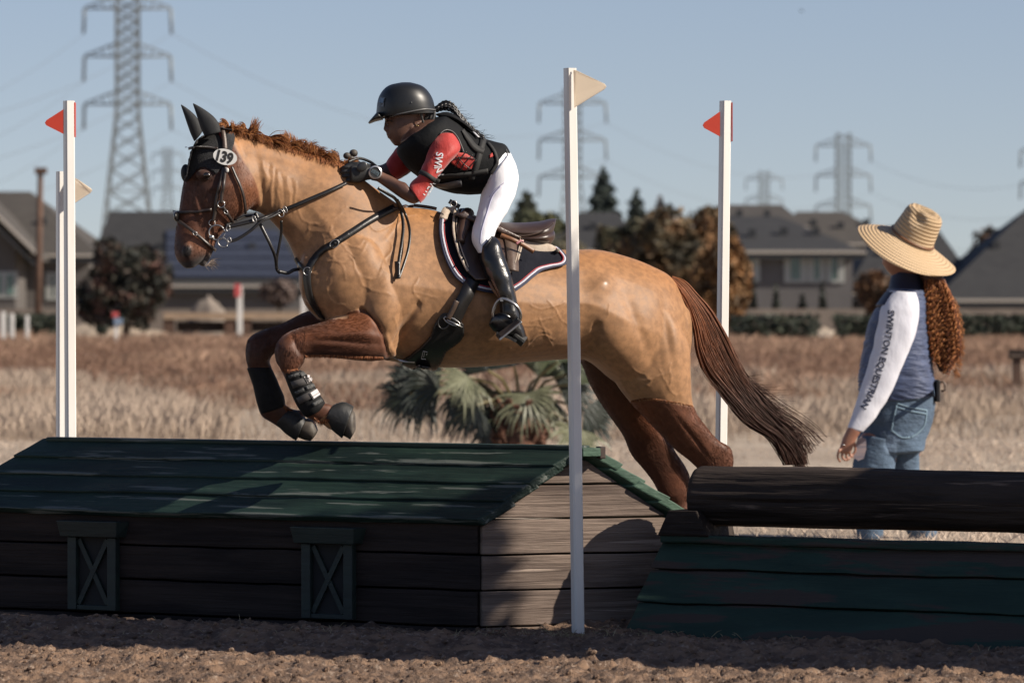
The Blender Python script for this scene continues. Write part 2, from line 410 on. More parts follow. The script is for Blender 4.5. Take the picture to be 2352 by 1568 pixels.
# far gable and core, so the body is solid from the side
mb = MB(); GL = Matrix.Translation((LL,0,0)) @ GM
mb.prism([(0,-.05),(WG,-.05),(WG,ZE-.02),(WG/2,ZR-.03),(0,ZE-.02)], GL, -.04)
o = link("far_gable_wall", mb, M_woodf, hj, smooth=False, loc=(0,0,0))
mb = MB(); yb = UG.y*WG
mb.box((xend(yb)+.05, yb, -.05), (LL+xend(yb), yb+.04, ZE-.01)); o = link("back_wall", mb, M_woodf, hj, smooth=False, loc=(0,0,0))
def slope(front):
    mb = MB(); th = .034; nP = 4
    for k in range(nP):
        s0, s1 = k/nP-.03, (k+1)/nP+.02
        if k == 0: s0 = -.055
        lift = .010; j = [random.uniform(-.012,.012) for _ in range(2)]
        pts = []
        for sx, jj in ((0, j[0]), (1, j[1])):
            for s_ in (s0, s1):
                y = YR*s_; z = ZE+(ZR-ZE)*s_
                nx_, nz_ = .667, .745
                lo_ = (lift if s_ == s0 else -.002)+.004*k*0
                for t in (lo_, lo_+th):
                    yy, zz = y+nx_*t, z+nz_*t
                    if not front: yy = 2*YR-yy
                    yc = yy
                    x = xend(yc)-.035+jj*.6 if sx == 0 else LL+xend(yc)+.04+jj
                    pts.append((x, yy, zz))
        # order: side0:(s0 lo, s0 hi, s1 lo, s1 hi), side1:...
        mb.add(pts, [(0,1,3,2),(4,6,7,5),(0,4,5,1),(2,3,7,6),(1,5,7,3),(0,2,6,4)])
    return mb
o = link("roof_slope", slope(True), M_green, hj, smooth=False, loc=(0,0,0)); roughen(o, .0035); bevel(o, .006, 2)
o = link("roof_slope", slope(False), M_greenend, hj, smooth=False, loc=(0,0,0)); roughen(o, .003, .03); bevel(o, .006, 2); tag(o, "back roof slope with pale green board ends")
mb = MB(); mb.box((xend(YR)-.02, YR-.045, ZR+.016), (LL+xend(YR)+.02, YR+.035, ZR+.034))
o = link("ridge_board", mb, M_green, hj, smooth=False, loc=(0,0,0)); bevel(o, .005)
# bracket clamping the pole to the ridge
mb = MB(); c = V((-.281,-.3235,.735)); GT = Matrix.Translation(UG*(WG/2)) 
mb.prism([(WG/2-.02,.715),(WG/2+.06,.715),(WG/2+.06,.75),(WG/2-.02,.75)], GM @ Matrix.Translation((0,-.075,0)), .045)
o = link("bracket", mb, M_greenend, hj, smooth=False, loc=(0,0,0)); bevel(o, .004)
mb = MB(); mb.prism([(WG/2+.062,.705),(WG/2+.088,.705),(WG/2+.088,.755),(WG/2+.062,.755)], GM @ Matrix.Translation((0,-.06,0)), .05)
o = link("hinge", mb, mat("rusty_iron", (.06,.035,.025), (.03,.02,.018), rough=.7, scale=40), hj, smooth=False, loc=(0,0,0)); bevel(o, .004)
M_gtrim = mat("green_trim", (.014,.028,.023), (.009,.018,.016), rough=.6, scale=6, st=(.5,1,3), bump=.003, bscale=20, bst=(.3,2,2))
for xw in (.722, 1.897):
    wn = None
    mb = MB()
    hw = .124
    mb.box((xw-hw, .0, .035), (xw-hw+.044, .035, .345)); mb.box((xw+hw-.044, .0, .035), (xw+hw, .035, .345))
    mb.box((xw-hw+.044, .0, .035), (xw+hw-.044, .03, .055))
    wn = link("window", mb, M_gtrim, hj, smooth=False, loc=(0,0,0)); bevel(wn, .003)
    mb = MB(); mb.box((xw-hw+.044,.001,.055), (xw+hw-.044,.008,.345)); link("opening", mb, mat("window_dark", (.02,.02,.02), rough=.9), wn, smooth=False, loc=(0,0,0))
    mb = MB(); mb.add([(xw-hw-.03,.0,.348),(xw+hw+.03,.0,.348),(xw+hw+.05,.0,.415),(xw-hw-.05,.0,.415),(xw-hw-.02,.06,.348),(xw+hw+.02,.06,.348),(xw+hw+.03,.075,.415),(xw-hw-.03,.075,.415)],
        [(0,1,2,3),(4,5,6,7),(0,1,5,4),(1,2,6,5),(2,3,7,6),(3,0,4,7)])
    o = link("header", mb, M_gtrim, wn, smooth=False, loc=(0,0,0)); bevel(o, .003)
    mb = MB(); mb.bar((xw-hw+.05,.016,.06), (xw+hw-.05,.016,.335), .022, .014, up=V((0,1,0))); mb.bar((xw+hw-.05,.0185,.06), (xw-hw+.05,.0185,.335), .022, .014, up=V((0,1,0)))
    o = link("cross", mb, M_gtrim, wn, smooth=False, loc=(0,0,0))
# ------------------------------------------------------------------ log jump on the right
lj = empty("log_jump", (.442,18.41,0), "long dark round log resting on blocks above a leaning wall of green boards", "jump", rz=R(-29))
mb = MB(); LN = 2.4
def rp_(z): return .25*z/.395
for k, (a, b) in enumerate(((-.06,.128),(.134,.262),(.268,.372))):
    th = .05; j = random.uniform(-.006,.006); xa = .056*a/.395*1.0+(-.006 if k==1 else .004); xb = .056*b/.395+.006
    mb.add([(xa, rp_(a), a), (LN, rp_(a), a), (LN, rp_(b)+.012, b), (xb, rp_(b)+.012, b), (xa+.02, rp_(a)+th, a-.01), (LN, rp_(a)+th, a-.01), (LN, rp_(b)+th, b-.01), (xb+.02, rp_(b)+th, b-.01)],
        [(0,1,2,3),(4,5,6,7),(0,1,5,4),(1,2,6,5),(2,3,7,6),(3,0,4,7)])
o = link("ramp_boards", mb, M_ramp, lj, smooth=False, loc=(0,0,0)); roughen(o, .0045); bevel(o, .008, 2)
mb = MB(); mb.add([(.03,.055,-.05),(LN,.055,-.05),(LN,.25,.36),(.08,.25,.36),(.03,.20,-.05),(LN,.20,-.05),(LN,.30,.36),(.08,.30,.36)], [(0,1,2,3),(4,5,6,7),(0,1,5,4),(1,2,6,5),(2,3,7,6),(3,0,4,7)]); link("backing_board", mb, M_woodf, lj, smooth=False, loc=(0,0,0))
mb = MB(); mb.box((.065,.215,.366), (LN,.33,.398)); o = link("cap_board", mb, M_ramp, lj, smooth=False, loc=(0,0,0)); roughen(o, .004); bevel(o, .008, 2)
M_log = mat("weathered_log", (.055,.042,.035), (.022,.017,.015), rough=.75, scale=4, st=(.3,2,2), detail=9, c3=(.16,.12,.095), s3=4, st3=(.3,6,6), ramp3=(.60,.66), bump=.02, bscale=7, bst=(.25,4,4), dist=.8, spec=.15)
M_logend = mat("log_end", (.10,.08,.07), (.05,.042,.04), rough=.85, scale=20, bump=.003)
mb = MB(); n = 90; NX = 220; rad = .1235; x0, x1 = .175, LN+.1; vs = []
for i in range(NX+1):
    x = x0+(x1-x0)*i/NX
    for k in range(n):
        a = 2*math.pi*k/n; r = rad*(1+.05*noise.noise(V((x*1.2, math.cos(a)*1.3, math.sin(a)*1.3)))-.16*max(0,noise.noise(V((x*1.1+3, math.cos(a)*5, math.sin(a)*5)))-.12)-.05*abs(noise.noise(V((x*3, math.cos(a)*11, math.sin(a)*11))))+.02*noise.noise(V((x*2, math.cos(a)*9, math.sin(a)*9))))
        if i == 0: r *= .93
        if i == 1: r *= .985
        vs.append((x if i != 1 else x0+.012, .35+r*math.cos(a), .556+r*math.sin(a)))
fs = [(i*n+k, i*n+(k+1)%n, (i+1)*n+(k+1)%n, (i+1)*n+k) for i in range(NX) for k in range(n)]+[tuple(range(n)), tuple(NX*n+k for k in range(n))]
mb.add(vs, fs); o = link("log", mb, M_log, lj, loc=(0,0,0)); o.data.set_sharp_from_angle(angle=R(60))
for xb in (.09, 1.75):
    mb = MB(); mb.add([(xb-.03,.20,.399),(xb+.20,.20,.399),(xb+.15,.20,.50),(xb+.02,.20,.50),(xb-.03,.50,.3),(xb+.20,.50,.3),(xb+.15,.50,.50),(xb+.02,.50,.50)],
        [(0,1,2,3),(4,5,6,7),(0,1,5,4),(1,2,6,5),(2,3,7,6),(3,0,4,7)])
    o = link("support_block", mb, M_log, lj, smooth=False, loc=(0,0,0)); bevel(o, .006)
    mb = MB(); mb.box((xb-.02,.335,-.05), (xb+.19,.49,.305)); o = link("support_leg", mb, M_log, lj, smooth=False, loc=(0,0,0))
# ------------------------------------------------------------------ marker poles with flags
M_white = mat("white_vinyl", (.86,.84,.80), (.80,.77,.72), rough=.35, scale=3, st=(4,4,.6), c3=(.6,.55,.48), s3=9, ramp3=(.68,.78))
M_redf = mat("orange_red_plastic", (.62,.055,.02), (.55,.045,.02), rough=.5, scale=5)
M_whf = mat("dull_white_plastic", (.60,.54,.46), (.54,.48,.41), rough=.6, scale=12)
tr_ = M_whf.node_tree; b0_ = tr_.nodes["Principled BSDF"]; tl_ = tr_.nodes.new("ShaderNodeBsdfTranslucent"); tl_.inputs[0].default_value = (.95,.87,.76,1); mxs = tr_.nodes.new("ShaderNodeMixShader"); mxs.inputs[0].default_value = .72
tr_.links.new(b0_.outputs[0], mxs.inputs[1]); tr_.links.new(tl_.outputs[0], mxs.inputs[2]); tr_.links.new(mxs.outputs[0], tr_.nodes["Material Output"].inputs[0])
def pole(top, bot, d, lab, flag, fmat, flab, dz=0, rot=25, wid=.043):
    a = P(top[0], top[1], d); b = P(bot[0], bot[1], d); 
    if bot[1] < 1400:   # base hidden: run on down to the ground
        k = (b.z+.03)/max(a.z-b.z, .01); b = b-(a-b)*k
    e = empty("marker_pole", b, lab, "pole", "white poles flagging the jumps")
    mb = MB(); h = wid/2; c = .006; ring = [(-h+c,-h),(h-c,-h),(h,-h+c),(h,h-c),(h-c,h),(-h+c,h),(-h,h-c),(-h,-h+c)]
    cs, sn = math.cos(R(rot)), math.sin(R(rot)); vs = []
    for q in (b, a):
        for x, y in ring: vs.append(q+V((x*cs-y*sn, x*sn+y*cs, 0)))
    n = 8; mb.add(vs, [(i,(i+1)%n,n+(i+1)%n,n+i) for i in range(n)]+[tuple(range(n)), tuple(range(2*n-1,n-1,-1))])
    link("post", mb, M_white, e, smooth=False)
    if flag:
        mb = MB(); pts = flag; m = len(pts); f_ = [P(x, y, dd) for x, y, dd in pts]; t = V((.0,.004,0))
        mb.add(f_+[q+t for q in f_], [tuple(range(m)), tuple(range(2*m-1,m-1,-1))]+[(i,(i+1)%m,(i+1)%m+m,i+m) for i in range(m)])
        o = link("flag", mb, fmat, e, smooth=False); tag(o, flab)
    return e
dA = 18.40
pole((1309,157), (1328,1462), dA, "tallest white pole with a dull white pennant, in front of the house jump's gable",
     [(1317,161,dA-.028),(1324,162,dA-.03),(1389,193,dA-.165),(1393,199,dA-.17),(1389,205,dA-.165),(1319,248,dA-.03)], M_whf, "dull white triangular flag")
dB = 20.3
e = pole((1666,232), (1656,1062), dB, "white pole with an orange-red pennant, standing behind the left end of the log",
     [(1654,256,dB-.02),(1654,314,dB-.02),(1617,294,dB-.03),(1614,288,dB-.03),(1617,282,dB-.03)], M_redf, "orange-red triangular flag")
def strip(e, x, y0, y1, d):
    mb = MB(); a = P(x, y0, d); b = P(x, y1, d); mb.bar(a, b, .005, .042); link("flag_strip", mb, M_redf, e, smooth=False)
strip(e, 1681, 236, 325, dB+.01)
dC = 20.15
e = pole((158,232), (162,1003), dC, "white pole with an orange-red pennant at the far left end of the house jump",
     [(146,251,dC-.02),(146,308,dC-.02),(106,288,dC-.03),(103,282,dC-.03),(107,276,dC-.03)], M_redf, "orange-red triangular flag")
strip(e, 172, 236, 315, dC+.01)
dD = 21.4
pole((141,394), (141,1003), dD, "shorter white pole with a dull white pennant, half behind the left red-flagged pole",
     [(160,404,dD-.02),(177,411,dD-.02),(208,432,dD-.14),(212,437,dD-.145),(208,443,dD-.14),(160,474,dD-.02)], M_whf, "dull white triangular flag")
# ================================================================== BACKGROUND
def ground_z(d): return terr(d)
M_leafd = mat("dark_foliage", (.035,.05,.03), (.06,.075,.035), rough=.7, attr=True)
def leafy(name, cx, y0, y1, wpx, d, cols, lab, cat, group=None, n=2200, leaf=.28, shape='round', trunk=True, base=None, dep=None):
    e = empty(name, P(cx, YH, d)*1, lab, cat, group); gzz = ground_z(d); e.location.z = gzz
    hw = wpx/2/F*d; zt = P(0, y0, d).z; zb = P(0, y1, d).z; c = V((P(cx,0,d).x, d, (zt+zb)/2)); hz = (zt-zb)/2; dep = dep or hw*.8
    if trunk:
        mb = MB(); top = V((c.x, d, zb+hz*(1.2 if shape != 'cone' else 1.7))); b0 = V((c.x, d, gzz-.1)); tw = max(.06, hw*.09)
        mb.tube([b0, b0.lerp(top,.5)+V((tw*.5,0,0)), top], [tw, tw*.7, tw*.2], 8)
        if shape != 'cone':
            for k in range(7):
                a = random.uniform(0,6.28); s_ = b0.lerp(top, random.uniform(.35,.75)); t = s_+V((math.cos(a)*hw*.7, math.sin(a)*dep*.7, hz*random.uniform(.2,.8)))
                mb.tube([s_, s_.lerp(t,.5)+V((0,0,.1)), t], [tw*.5, tw*.35, tw*.1], 6)
        link("trunk", mb, M_bark, e)
    mb = MB(); seed = random.uniform(0,100)
    cl = [(random.uniform(-1,1), random.uniform(-1,1), random.uniform(-1,1)) for _ in range(60)]
    k = 0
    while k < n:
        u, v_, w_ = random.uniform(-1,1), random.uniform(-1,1), random.uniform(-1,1)
        if shape == 'cone':
            h = (w_+1)/2; rr = (1-h)**.85*(1+.25*math.sin(h*38))+.03
            if u*u+v_*v_ > rr*rr: continue
        elif shape == 'box':
            if noise.noise(V((u*4+seed, v_*2, w_*2)))*.35+1-max(abs(w_)**3, abs(u)**12) < .18: continue
        else:
            lump = 1+.45*noise.noise(V((u*1.7+seed, v_*1.7, w_*1.7)))
            if (u*u+v_*v_+w_*w_)**.5 > lump*.92: continue
            if noise.noise(V((u*3.2+seed, v_*3.2, w_*3.2+4))) < -.28: continue
        p = c+V((u*hw, v_*dep, w_*hz)); 
        s_ = leaf*random.uniform(.5,1.3); a = V((random.gauss(0,1), random.gauss(0,1), random.gauss(0,.7))).normalized(); b = a.orthogonal().normalized(); b = b*math.cos(k)+a.cross(b)*math.sin(k)
        f = noise.noise(V((u*2.4+seed+7, v_*2.4, w_*2.4)))*.9+.5+random.uniform(-.25,.25); f = min(max(f,0),1)
        if len(cols) == 2: cc = [cols[0][i]*(1-f)+cols[1][i]*f for i in range(3)]
        else: 
            g2 = f*2; cc = [cols[int(min(g2,1.999))][i]*(1-g2%1 if g2 < 2 else 0)+cols[int(min(g2,1.999))+1][i]*(g2%1 if g2 < 2 else 1) for i in range(3)]
        q = a.cross(b)*s_*.5
        mb.add([p-b*s_*.5, p+q*.6, p+b*s_*.5, p-q*.6], [(0,1,2,3)], cc); k += 1
    link("crown" if cat == "tree" else "foliage", mb, M_leaf, e, smooth=False)
    return e
M_bark = mat("bark", (.10,.075,.055), (.06,.045,.035), rough=.9, scale=6, st=(2,2,.5))
M_leaf = mat("leaves", (.85,.85,.85), (1.15,1.15,1.15), rough=.75, attr=True, scale=3)
DG = ((.018,.028,.022),(.05,.062,.035)); 
leafy("tree", 288, 540, 768, 225, 135, ((.014,.02,.016),(.04,.036,.024),(.13,.055,.04)), "dark green bush-like tree with a reddish top, beside the left pole", "tree", n=5200, leaf=.22)
leafy("conifer", 1385, 380, 560, 100, 240, ((.02,.032,.03),(.04,.055,.042)), "tallest dark conifer, just right of the tall white pole", "tree", "conifers behind the houses", n=2600, leaf=.45, shape='cone')
leafy("conifer", 1462, 425, 560, 62, 250, ((.02,.032,.03),(.045,.06,.045)), "slim dark conifer, second from the tall white pole", "tree", "conifers behind the houses", n=1500, leaf=.42, shape='cone')
leafy("conifer", 1210, 430, 560, 90, 255, ((.04,.05,.035),(.10,.10,.05)), "hazy olive conifer just behind the rider's seat", "tree", "conifers behind the houses", n=1300, leaf=.5, shape='cone')
leafy("tree", 1240, 480, 600, 170, 200, ((.05,.06,.03),(.13,.125,.05)), "olive-green round tree behind the saddle's cantle", "tree", n=2400, leaf=.32)
leafy("tree", 1290, 540, 640, 110, 175, ((.12,.11,.06),(.24,.21,.14)), "pale yellowish bush behind the saddle's cantle", "tree", n=1300, leaf=.28)
leafy("tree", 1515, 445, 640, 90, 190, ((.07,.045,.035),(.13,.09,.07)), "thin reddish-brown tree with a pointed top, between the conifer and the right pole", "tree", n=1800, leaf=.28, shape='cone')
leafy("tree", 1560, 470, 775, 280, 150, ((.035,.033,.02),(.11,.08,.038),(.20,.10,.038)), "broad brown-green autumn tree behind the horse's croup", "tree", n=9500, leaf=.30)
leafy("tree", 1430, 505, 760, 190, 155, ((.04,.042,.024),(.10,.09,.045),(.14,.085,.045)), "dark rounded tree between the tall pole and the autumn tree", "tree", n=6000, leaf=.28)
leafy("tree", 1655, 540, 765, 140, 140, ((.08,.05,.022),(.19,.10,.035),(.30,.14,.045)), "orange autumn tree behind the red-flagged right pole", "tree", n=5200, leaf=.24)
leafy("tree", 2015, 620, 730, 110, 150, ((.06,.04,.025),(.17,.075,.025)), "small orange-brown tree left of the woman", "tree", n=1500, leaf=.22)
leafy("tree", 2285, 520, 620, 120, 215, ((.03,.025,.02),(.11,.055,.025)), "dark brownish tree above the far right roof", "tree", n=1300, leaf=.32)
leafy("tree", 640, 640, 700, 90, 160, ((.09,.06,.05),(.17,.12,.10)), "low pinkish-brown bush below the horse's neck", "tree", n=900, leaf=.2)
HG = ((.018,.026,.018),(.045,.055,.03))
for cx, wd, lab in ((1777,205,"clipped dark hedge right of the red-flagged pole"),(2000,170,"clipped dark hedge behind the woman's back"),(2300,230,"clipped dark hedge at the right edge"),(100,90,"low dark hedge at the foot of the timber pole"),(30,50,"small dark hedge at the left edge")):
    leafy("hedge", cx, 721, 792 if cx > 200 else 768, wd, 128, HG, lab, "hedge", "clipped hedges along the field", n=int(wd*11), leaf=.16, shape='box', trunk=False, dep=.6)
leafy("bush", 235, 745, 772, 26, 130, HG, "tiny dark bush on the pale bank", "bush", n=200, leaf=.12, trunk=False)
for cx, y0, lab in ((1730,630,"tallest slim cypress by the grey house wall, leftmost"),(1783,648,"second slim cypress by the grey house wall"),(1843,668,"shortest slim cypress by the grey house wall"),(1889,640,"rightmost slim cypress by the grey house wall")):
    leafy("cypress", cx, y0, 722, 19, 170, ((.012,.018,.014),(.03,.036,.024)), lab, "tree", "cypresses by the grey house", n=320, leaf=.2, shape='cone')
# ------------------------------------------------------------------ houses
M_wallA = mat("taupe_stucco", (.12,.108,.10), (.10,.09,.083), rough=.9, scale=.6)
M_wallB = mat("light_grey_stucco", (.125,.118,.118), (.108,.102,.102), rough=.9, scale=.6)
M_roofA = mat("brown_grey_tiles", (.075,.066,.056), (.058,.05,.043), rough=.85, scale=1.5, st=(1,1,6))
M_roofB = mat("dark_grey_tiles", (.034,.034,.035), (.024,.024,.026), rough=.85, scale=1.5, st=(1,1,6))
M_fascia = mat("dark_fascia", (.02,.022,.026), rough=.7)
M_trim = mat("pale_trim", (.42,.38,.33), rough=.7)
M_glass = mat("window_glass", (.05,.09,.08), (.12,.2,.17), rough=.12, scale=.6, spec=.8)
M_frame = mat("window_frame", (.35,.36,.34), rough=.6)
def xz(x, y, d): p = P(x, y, d); return p.x, p.z
def house(lab, d, x0, x1, yeave, ridge, wall, roof, wins=(), ybase=778, gable=None, extra=None, dp=9, trim=None):
    ax, ze = xz(x0, yeave, d); bx_, _ = xz(x1, yeave, d); zb = ground_z(d)-.2
    e = empty("house", V(((ax+bx_)/2, d, zb+.2)), lab, "house", "houses beyond the field")
    mb = MB(); mb.box((ax, d, zb), (bx_, d+dp, ze)); link("wall", mb, wall, e, smooth=False)
    rx0, rx1, ry = ridge; dr = d+dp/2; r0, zr = xz(rx0, ry, dr); r1, _ = xz(rx1, ry, dr); ov = .5
    mb = MB(); y0, y1 = d-ov, d+dp+ov; A, B = ax-ov, bx_+ov
    vs = [(A,y0,ze),(B,y0,ze),(B,y1,ze),(A,y1,ze),(r0,dr,zr),(r1,dr,zr),(A,y0,ze-.05),(B,y0,ze-.05),(B,y1,ze-.05),(A,y1,ze-.05)]
    mb.add(vs, [(0,1,5,4),(1,2,5),(2,3,4,5),(3,0,4),(6,7,8,9),(0,1,7,6),(1,2,8,7),(2,3,9,8),(3,0,6,9)])
    rf = link("roof", mb, roof, e, smooth=False)
    mb = MB(); mb.box((A-.02,y0-.06,ze-.32),(B+.02,y0-.003,ze-.002)); link("fascia", mb, trim or M_fascia, rf, smooth=False)
    mb = MB(); mb.box((A-.03,y0-.12,ze-.10),(B+.03,y0-.063,ze+.02)); link("gutter", mb, M_trim, rf, smooth=False)
    for k in range(3):
        q = V((A+(B-A)*(.3+.2*k), 0, 0)); f = .35+.2*random.random(); yy = y0+(dr-y0)*f; zz = ze+(zr-ze)*f; mb = MB(); mb.box((q.x,yy,zz-.1),(q.x+.3,yy+.3,zz+.35)); link("vent", mb, M_fascia, rf, smooth=False)
    for (wx0, wy0, wx1, wy1, panes) in wins:
        a, zt = xz(wx0, wy0, d); b, zl = xz(wx1, wy1, d)
        mb = MB(); f = .13
        mb.box((a-f,d-.08,zl-f),(b+f,d-.003,zl)); mb.box((a-f,d-.08,zt),(b+f,d-.003,zt+f)); 
        for k in range(panes+1):
            xx = a+(b-a)*k/panes; mb.box((xx-f*(1 if k in (0,panes) else .9),d-.079,zl+.001),(xx+f*(1 if k in (0,panes) else .9),d-.003,zt-.001))
        wn = link("window", mb, M_frame, e, smooth=False)
        mb = MB(); mb.box((a,d-.03,zl),(b,d-.004,zt)); link("pane", mb, M_glass, wn, smooth=False)
    return e, rf
e, rf = house("brown-roofed taupe house at the left edge with a front gable", 190, -260, 205, 585, (-220, 70, 440), M_wallA, M_roofA, ((112,632,132,682,1),), dp=11)
# front gable wing of the left house
d = 186; pk = P(-75, 432, d); rt = P(92, 596, d); lf = P(-242, 596, d); zb = ground_z(d)-.2
mb = MB(); pts = [(lf.x+1.0,d,zb),(rt.x-1.0,d,zb),(rt.x-1.0,d,rt.z+.9),(pk.x,d,pk.z-.1),(lf.x+1.0,d,rt.z+.9)]
mb.add(pts+[(x,d+6,z) for x,y,z in pts], [(0,1,2,3,4),(9,8,7,6,5),(0,1,6,5),(1,2,7,6),(4,0,5,9)]); wg = link("wing_wall", mb, M_wallA, e, smooth=False)
for s_, en in ((1, rt), (-1, lf)):
    mb = MB(); q = [pk+V((0,-.6,.1)), en+V((0,-.6,.1)), en+V((0,7,.1)), pk+V((0,7,.1))]; mb.add(q+[v-V((0,0,.16)) for v in q], [(0,1,2,3),(7,6,5,4),(0,1,5,4),(1,2,6,5),(2,3,7,6),(3,0,4,7)]); r2 = link("wing_roof", mb, M_roofA, e, smooth=False)
    mb = MB(); mb.bar(pk+V((0,-.66,.15)), en+V((0,-.66,.15)), .10, .22, up=V((0,1,0))); link("fascia", mb, M_trim, r2, smooth=False)
    mb = MB(); mb.bar(pk+V((0,-.5,-.35)), en+V((0,-.5,-.35)), .10, .55, up=V((0,1,0))); link("soffit", mb, M_fascia, r2, smooth=False)
mb = MB(); a = P(2, 632, d); b = P(32, 676, d); mb.box((a.x-1.6,d-.08,b.z-.15),(b.x+.15,d-.003,a.z+.15)); wn = link("window", mb, M_frame, e, smooth=False)
mb = MB(); mb.box((a.x+.25,d-.12,b.z),(b.x,d-.081,a.z)); mb.box((a.x-1.2,d-.12,b.z),(a.x+.02,d-.081,a.z)); link("pane", mb, M_glass, wn, smooth=False)
e, rf = house("low grey house with blue solar panels on its roof, behind the horse's head", 196, 215, 700, 655, (252, 620, 485), M_wallB, M_roofB, dp=10)
# solar panels follow the front roof plane
A_ = P(215,655,196)-V((.5,.5,0)); B_ = P(700,655,196)+V((.5,-.5,0)); C_ = P(252,485,201); D_ = P(620,485,201)
nr = (B_-A_).cross(C_-A_).normalized(); nr = nr if nr.z > 0 else -nr
M_solar = mat("solar_glass", (.028,.034,.055), (.04,.048,.075), rough=.55, scale=2, st=(1,1,6), spec=.6)
for i in range(5):
    mb = MB(); s0, s1 = .08+i*.13, .08+i*.13+.115
    def onr(u, v_): return (A_.lerp(C_, v_)).lerp(B_.lerp(D_, v_), u)+nr*.12
    q = [onr(.36, s0), onr(.97, s0), onr(.97, s1), onr(.36, s1)]; mb.add(q+[v-nr*.08 for v in q], [(0,1,2,3),(7,6,5,4),(0,1,5,4),(1,2,6,5),(2,3,7,6),(3,0,4,7)])
    link("solar_panel", mb, M_solar, rf, smooth=False)
house("small house with a pale-edged roof behind the saddle and the tall pole", 198, 1262, 1450, 575, (1330, 1420, 488), M_wallB, M_roofB, dp=7, trim=M_trim)
house("grey two-storey house with a row of green-tinted windows", 185, 1640, 1958, 577, (1640, 1790, 497), M_wallB, M_roofB,
      ((1712,592,1738,640,1),(1808,590,1846,642,1),(1862,590,1890,642,1),(1902,590,1932,642,1)), dp=10)
house("brown-roofed house rising just behind the house with green-tinted windows", 215, 1560, 1830, 520, (1660, 1795, 470), M_wallA, M_roofA, dp=9)
house("brown-roofed house with a hip end, between the woman and the windowed house", 222, 1800, 2060, 560, (1830, 1935, 486), M_wallA, M_roofA, dp=9)
house("dark-roofed grey house partly hidden behind the woman's hat", 192, 1966, 2230, 672, (2030, 2150, 520), M_wallB, M_roofB, dp=12)
house("large dark-roofed house at the right edge", 188, 2170, 2640, 688, (2370, 2560, 470), M_wallB, M_roofB, dp=14)
M_conc = mat("beige_block_wall", (.24,.20,.165), (.19,.155,.13), rough=.9, scale=.8)
a = P(-300,0,165); b = P(2700,0,165); mb = MB(); mb.box((a.x,165,.3),(b.x,165.25,P(0,709,165).z)); o = link("perimeter_wall", mb, M_conc, smooth=False)
tag(o, "long low beige wall between the field and the houses", "wall")
# mound of pale earth
def mound(name, cx, y0, wpx, d, m, lab):
    mb = MB(); c = P(cx, 0, d); hw = wpx/2/F*d; h = P(0,y0,d).z-ground_z(d); n = 40; vs = []
    for j in range(21):
        for i in range(n+1):
            u = i/n*2-1; v_ = j/20*2-1; r = math.hypot(u, v_); z = max(0, math.cos(min(r,1)*math.pi/2))**.8*h*(1+.3*noise.noise(V((u*3,v_*3,cx))))
            vs.append((c.x+u*hw, d+v_*hw*.7, ground_z(d)-.05+z))
    mb.add(vs, [(j*(n+1)+i, j*(n+1)+i+1, (j+1)*(n+1)+i+1, (j+1)*(n+1)+i) for j in range(20) for i in range(n)])
    o = link(name, mb, m); tag(o, lab, kind="structure")
mound("earth_bank", 255, 738, 330, 140, M_ground, "pale sloping bank left of the rustic bench jump")
mound("earth_mound", 478, 682, 120, 162, M_conc, "pale mound of earth behind the bench jump")
mound("earth_bank", 1900, 752, 110, 134, M_ground, "pale path and bank between the two right hedges")
# ------------------------------------------------------------------ far schooling jumps and posts
M_plank = mat("pale_plank", (.42,.30,.20), (.34,.24,.16), rough=.8, scale=2)
M_brown = mat("brown_post", (.13,.07,.045), (.08,.045,.03), rough=.85, scale=3)
d = 142; gzd = ground_z(d)
e = empty("bench_jump", V((P(535,0,d).x, d, gzd)), "far rustic bench jump with a long pale top rail on brown stumps", "jump")
mb = MB(); a = P(378,718,d); b = P(700,733,d); mb.box((a.x,d-.3,b.z),(b.x,d+.3,a.z)); link("top_rail", mb, M_plank, e, smooth=False)
mb = MB(); a2 = P(405,738,d); b2 = P(690,762,d); mb.box((a2.x,d+.05,b2.z),(b2.x,d+.2,a2.z)); link("panel", mb, M_log, e, smooth=False)
for cx in (388, 528, 566, 690):
    mb = MB(); c = P(cx,0,d); mb.box((c.x-.16,d-.25,gzd-.1),(c.x+.16,d+.25,b.z-.004)); mb.add([(c.x-.38,d-.3,gzd-.1),(c.x+.38,d-.3,gzd-.1),(c.x,d-.26,gzd+.5),(c.x-.38,d+.3,gzd-.1),(c.x+.38,d+.3,gzd-.1),(c.x,d+.26,gzd+.5)], [(0,1,2),(3,4,5),(0,1,4,3),(1,2,5,4),(2,0,3,5)]); link("stump", mb, M_brown, e, smooth=False)
M_bluep = mat("blue_plate", (.25,.33,.45), rough=.5); M_pink = mat("pinkish_red", (.6,.10,.10), rough=.5)
def far_post(x, y0, y1, d, lab, red=None, wpx=9, blue=None):
    g0 = ground_z(d); c = P(x, 0, d); e = empty("marker_post", V((c.x, d, g0)), lab, "post", "small white posts in the field")
    w_ = wpx/2/F*d; mb = MB(); mb.box((c.x-w_,d-w_,g0-.1),(c.x+w_,d+w_,P(0,y0,d).z)); link("post", mb, M_white, e, smooth=False)
    if red: q0 = P(red[0],red[1],d); q1 = P(red[2],red[3],d); mb = MB(); mb.box((q0.x,d-w_-.03,q1.z),(q1.x,d-w_-.003,q0.z)); link("flag", mb, M_pink, e, smooth=False)
    if blue: q0 = P(blue[0],blue[1],d); q1 = P(blue[2],blue[3],d); mb = MB(); mb.box((q0.x,d-w_-.03,q1.z),(q1.x,d-w_-.003,q0.z)); link("plate", mb, M_bluep, e, smooth=False)
far_post(551, 655, 775, 139, "far white post with a red flag in front of the bench jump", (539,652,553,681), 11)
far_post(697, 680, 770, 139, "far white post at the right end of the bench jump", None, 10)
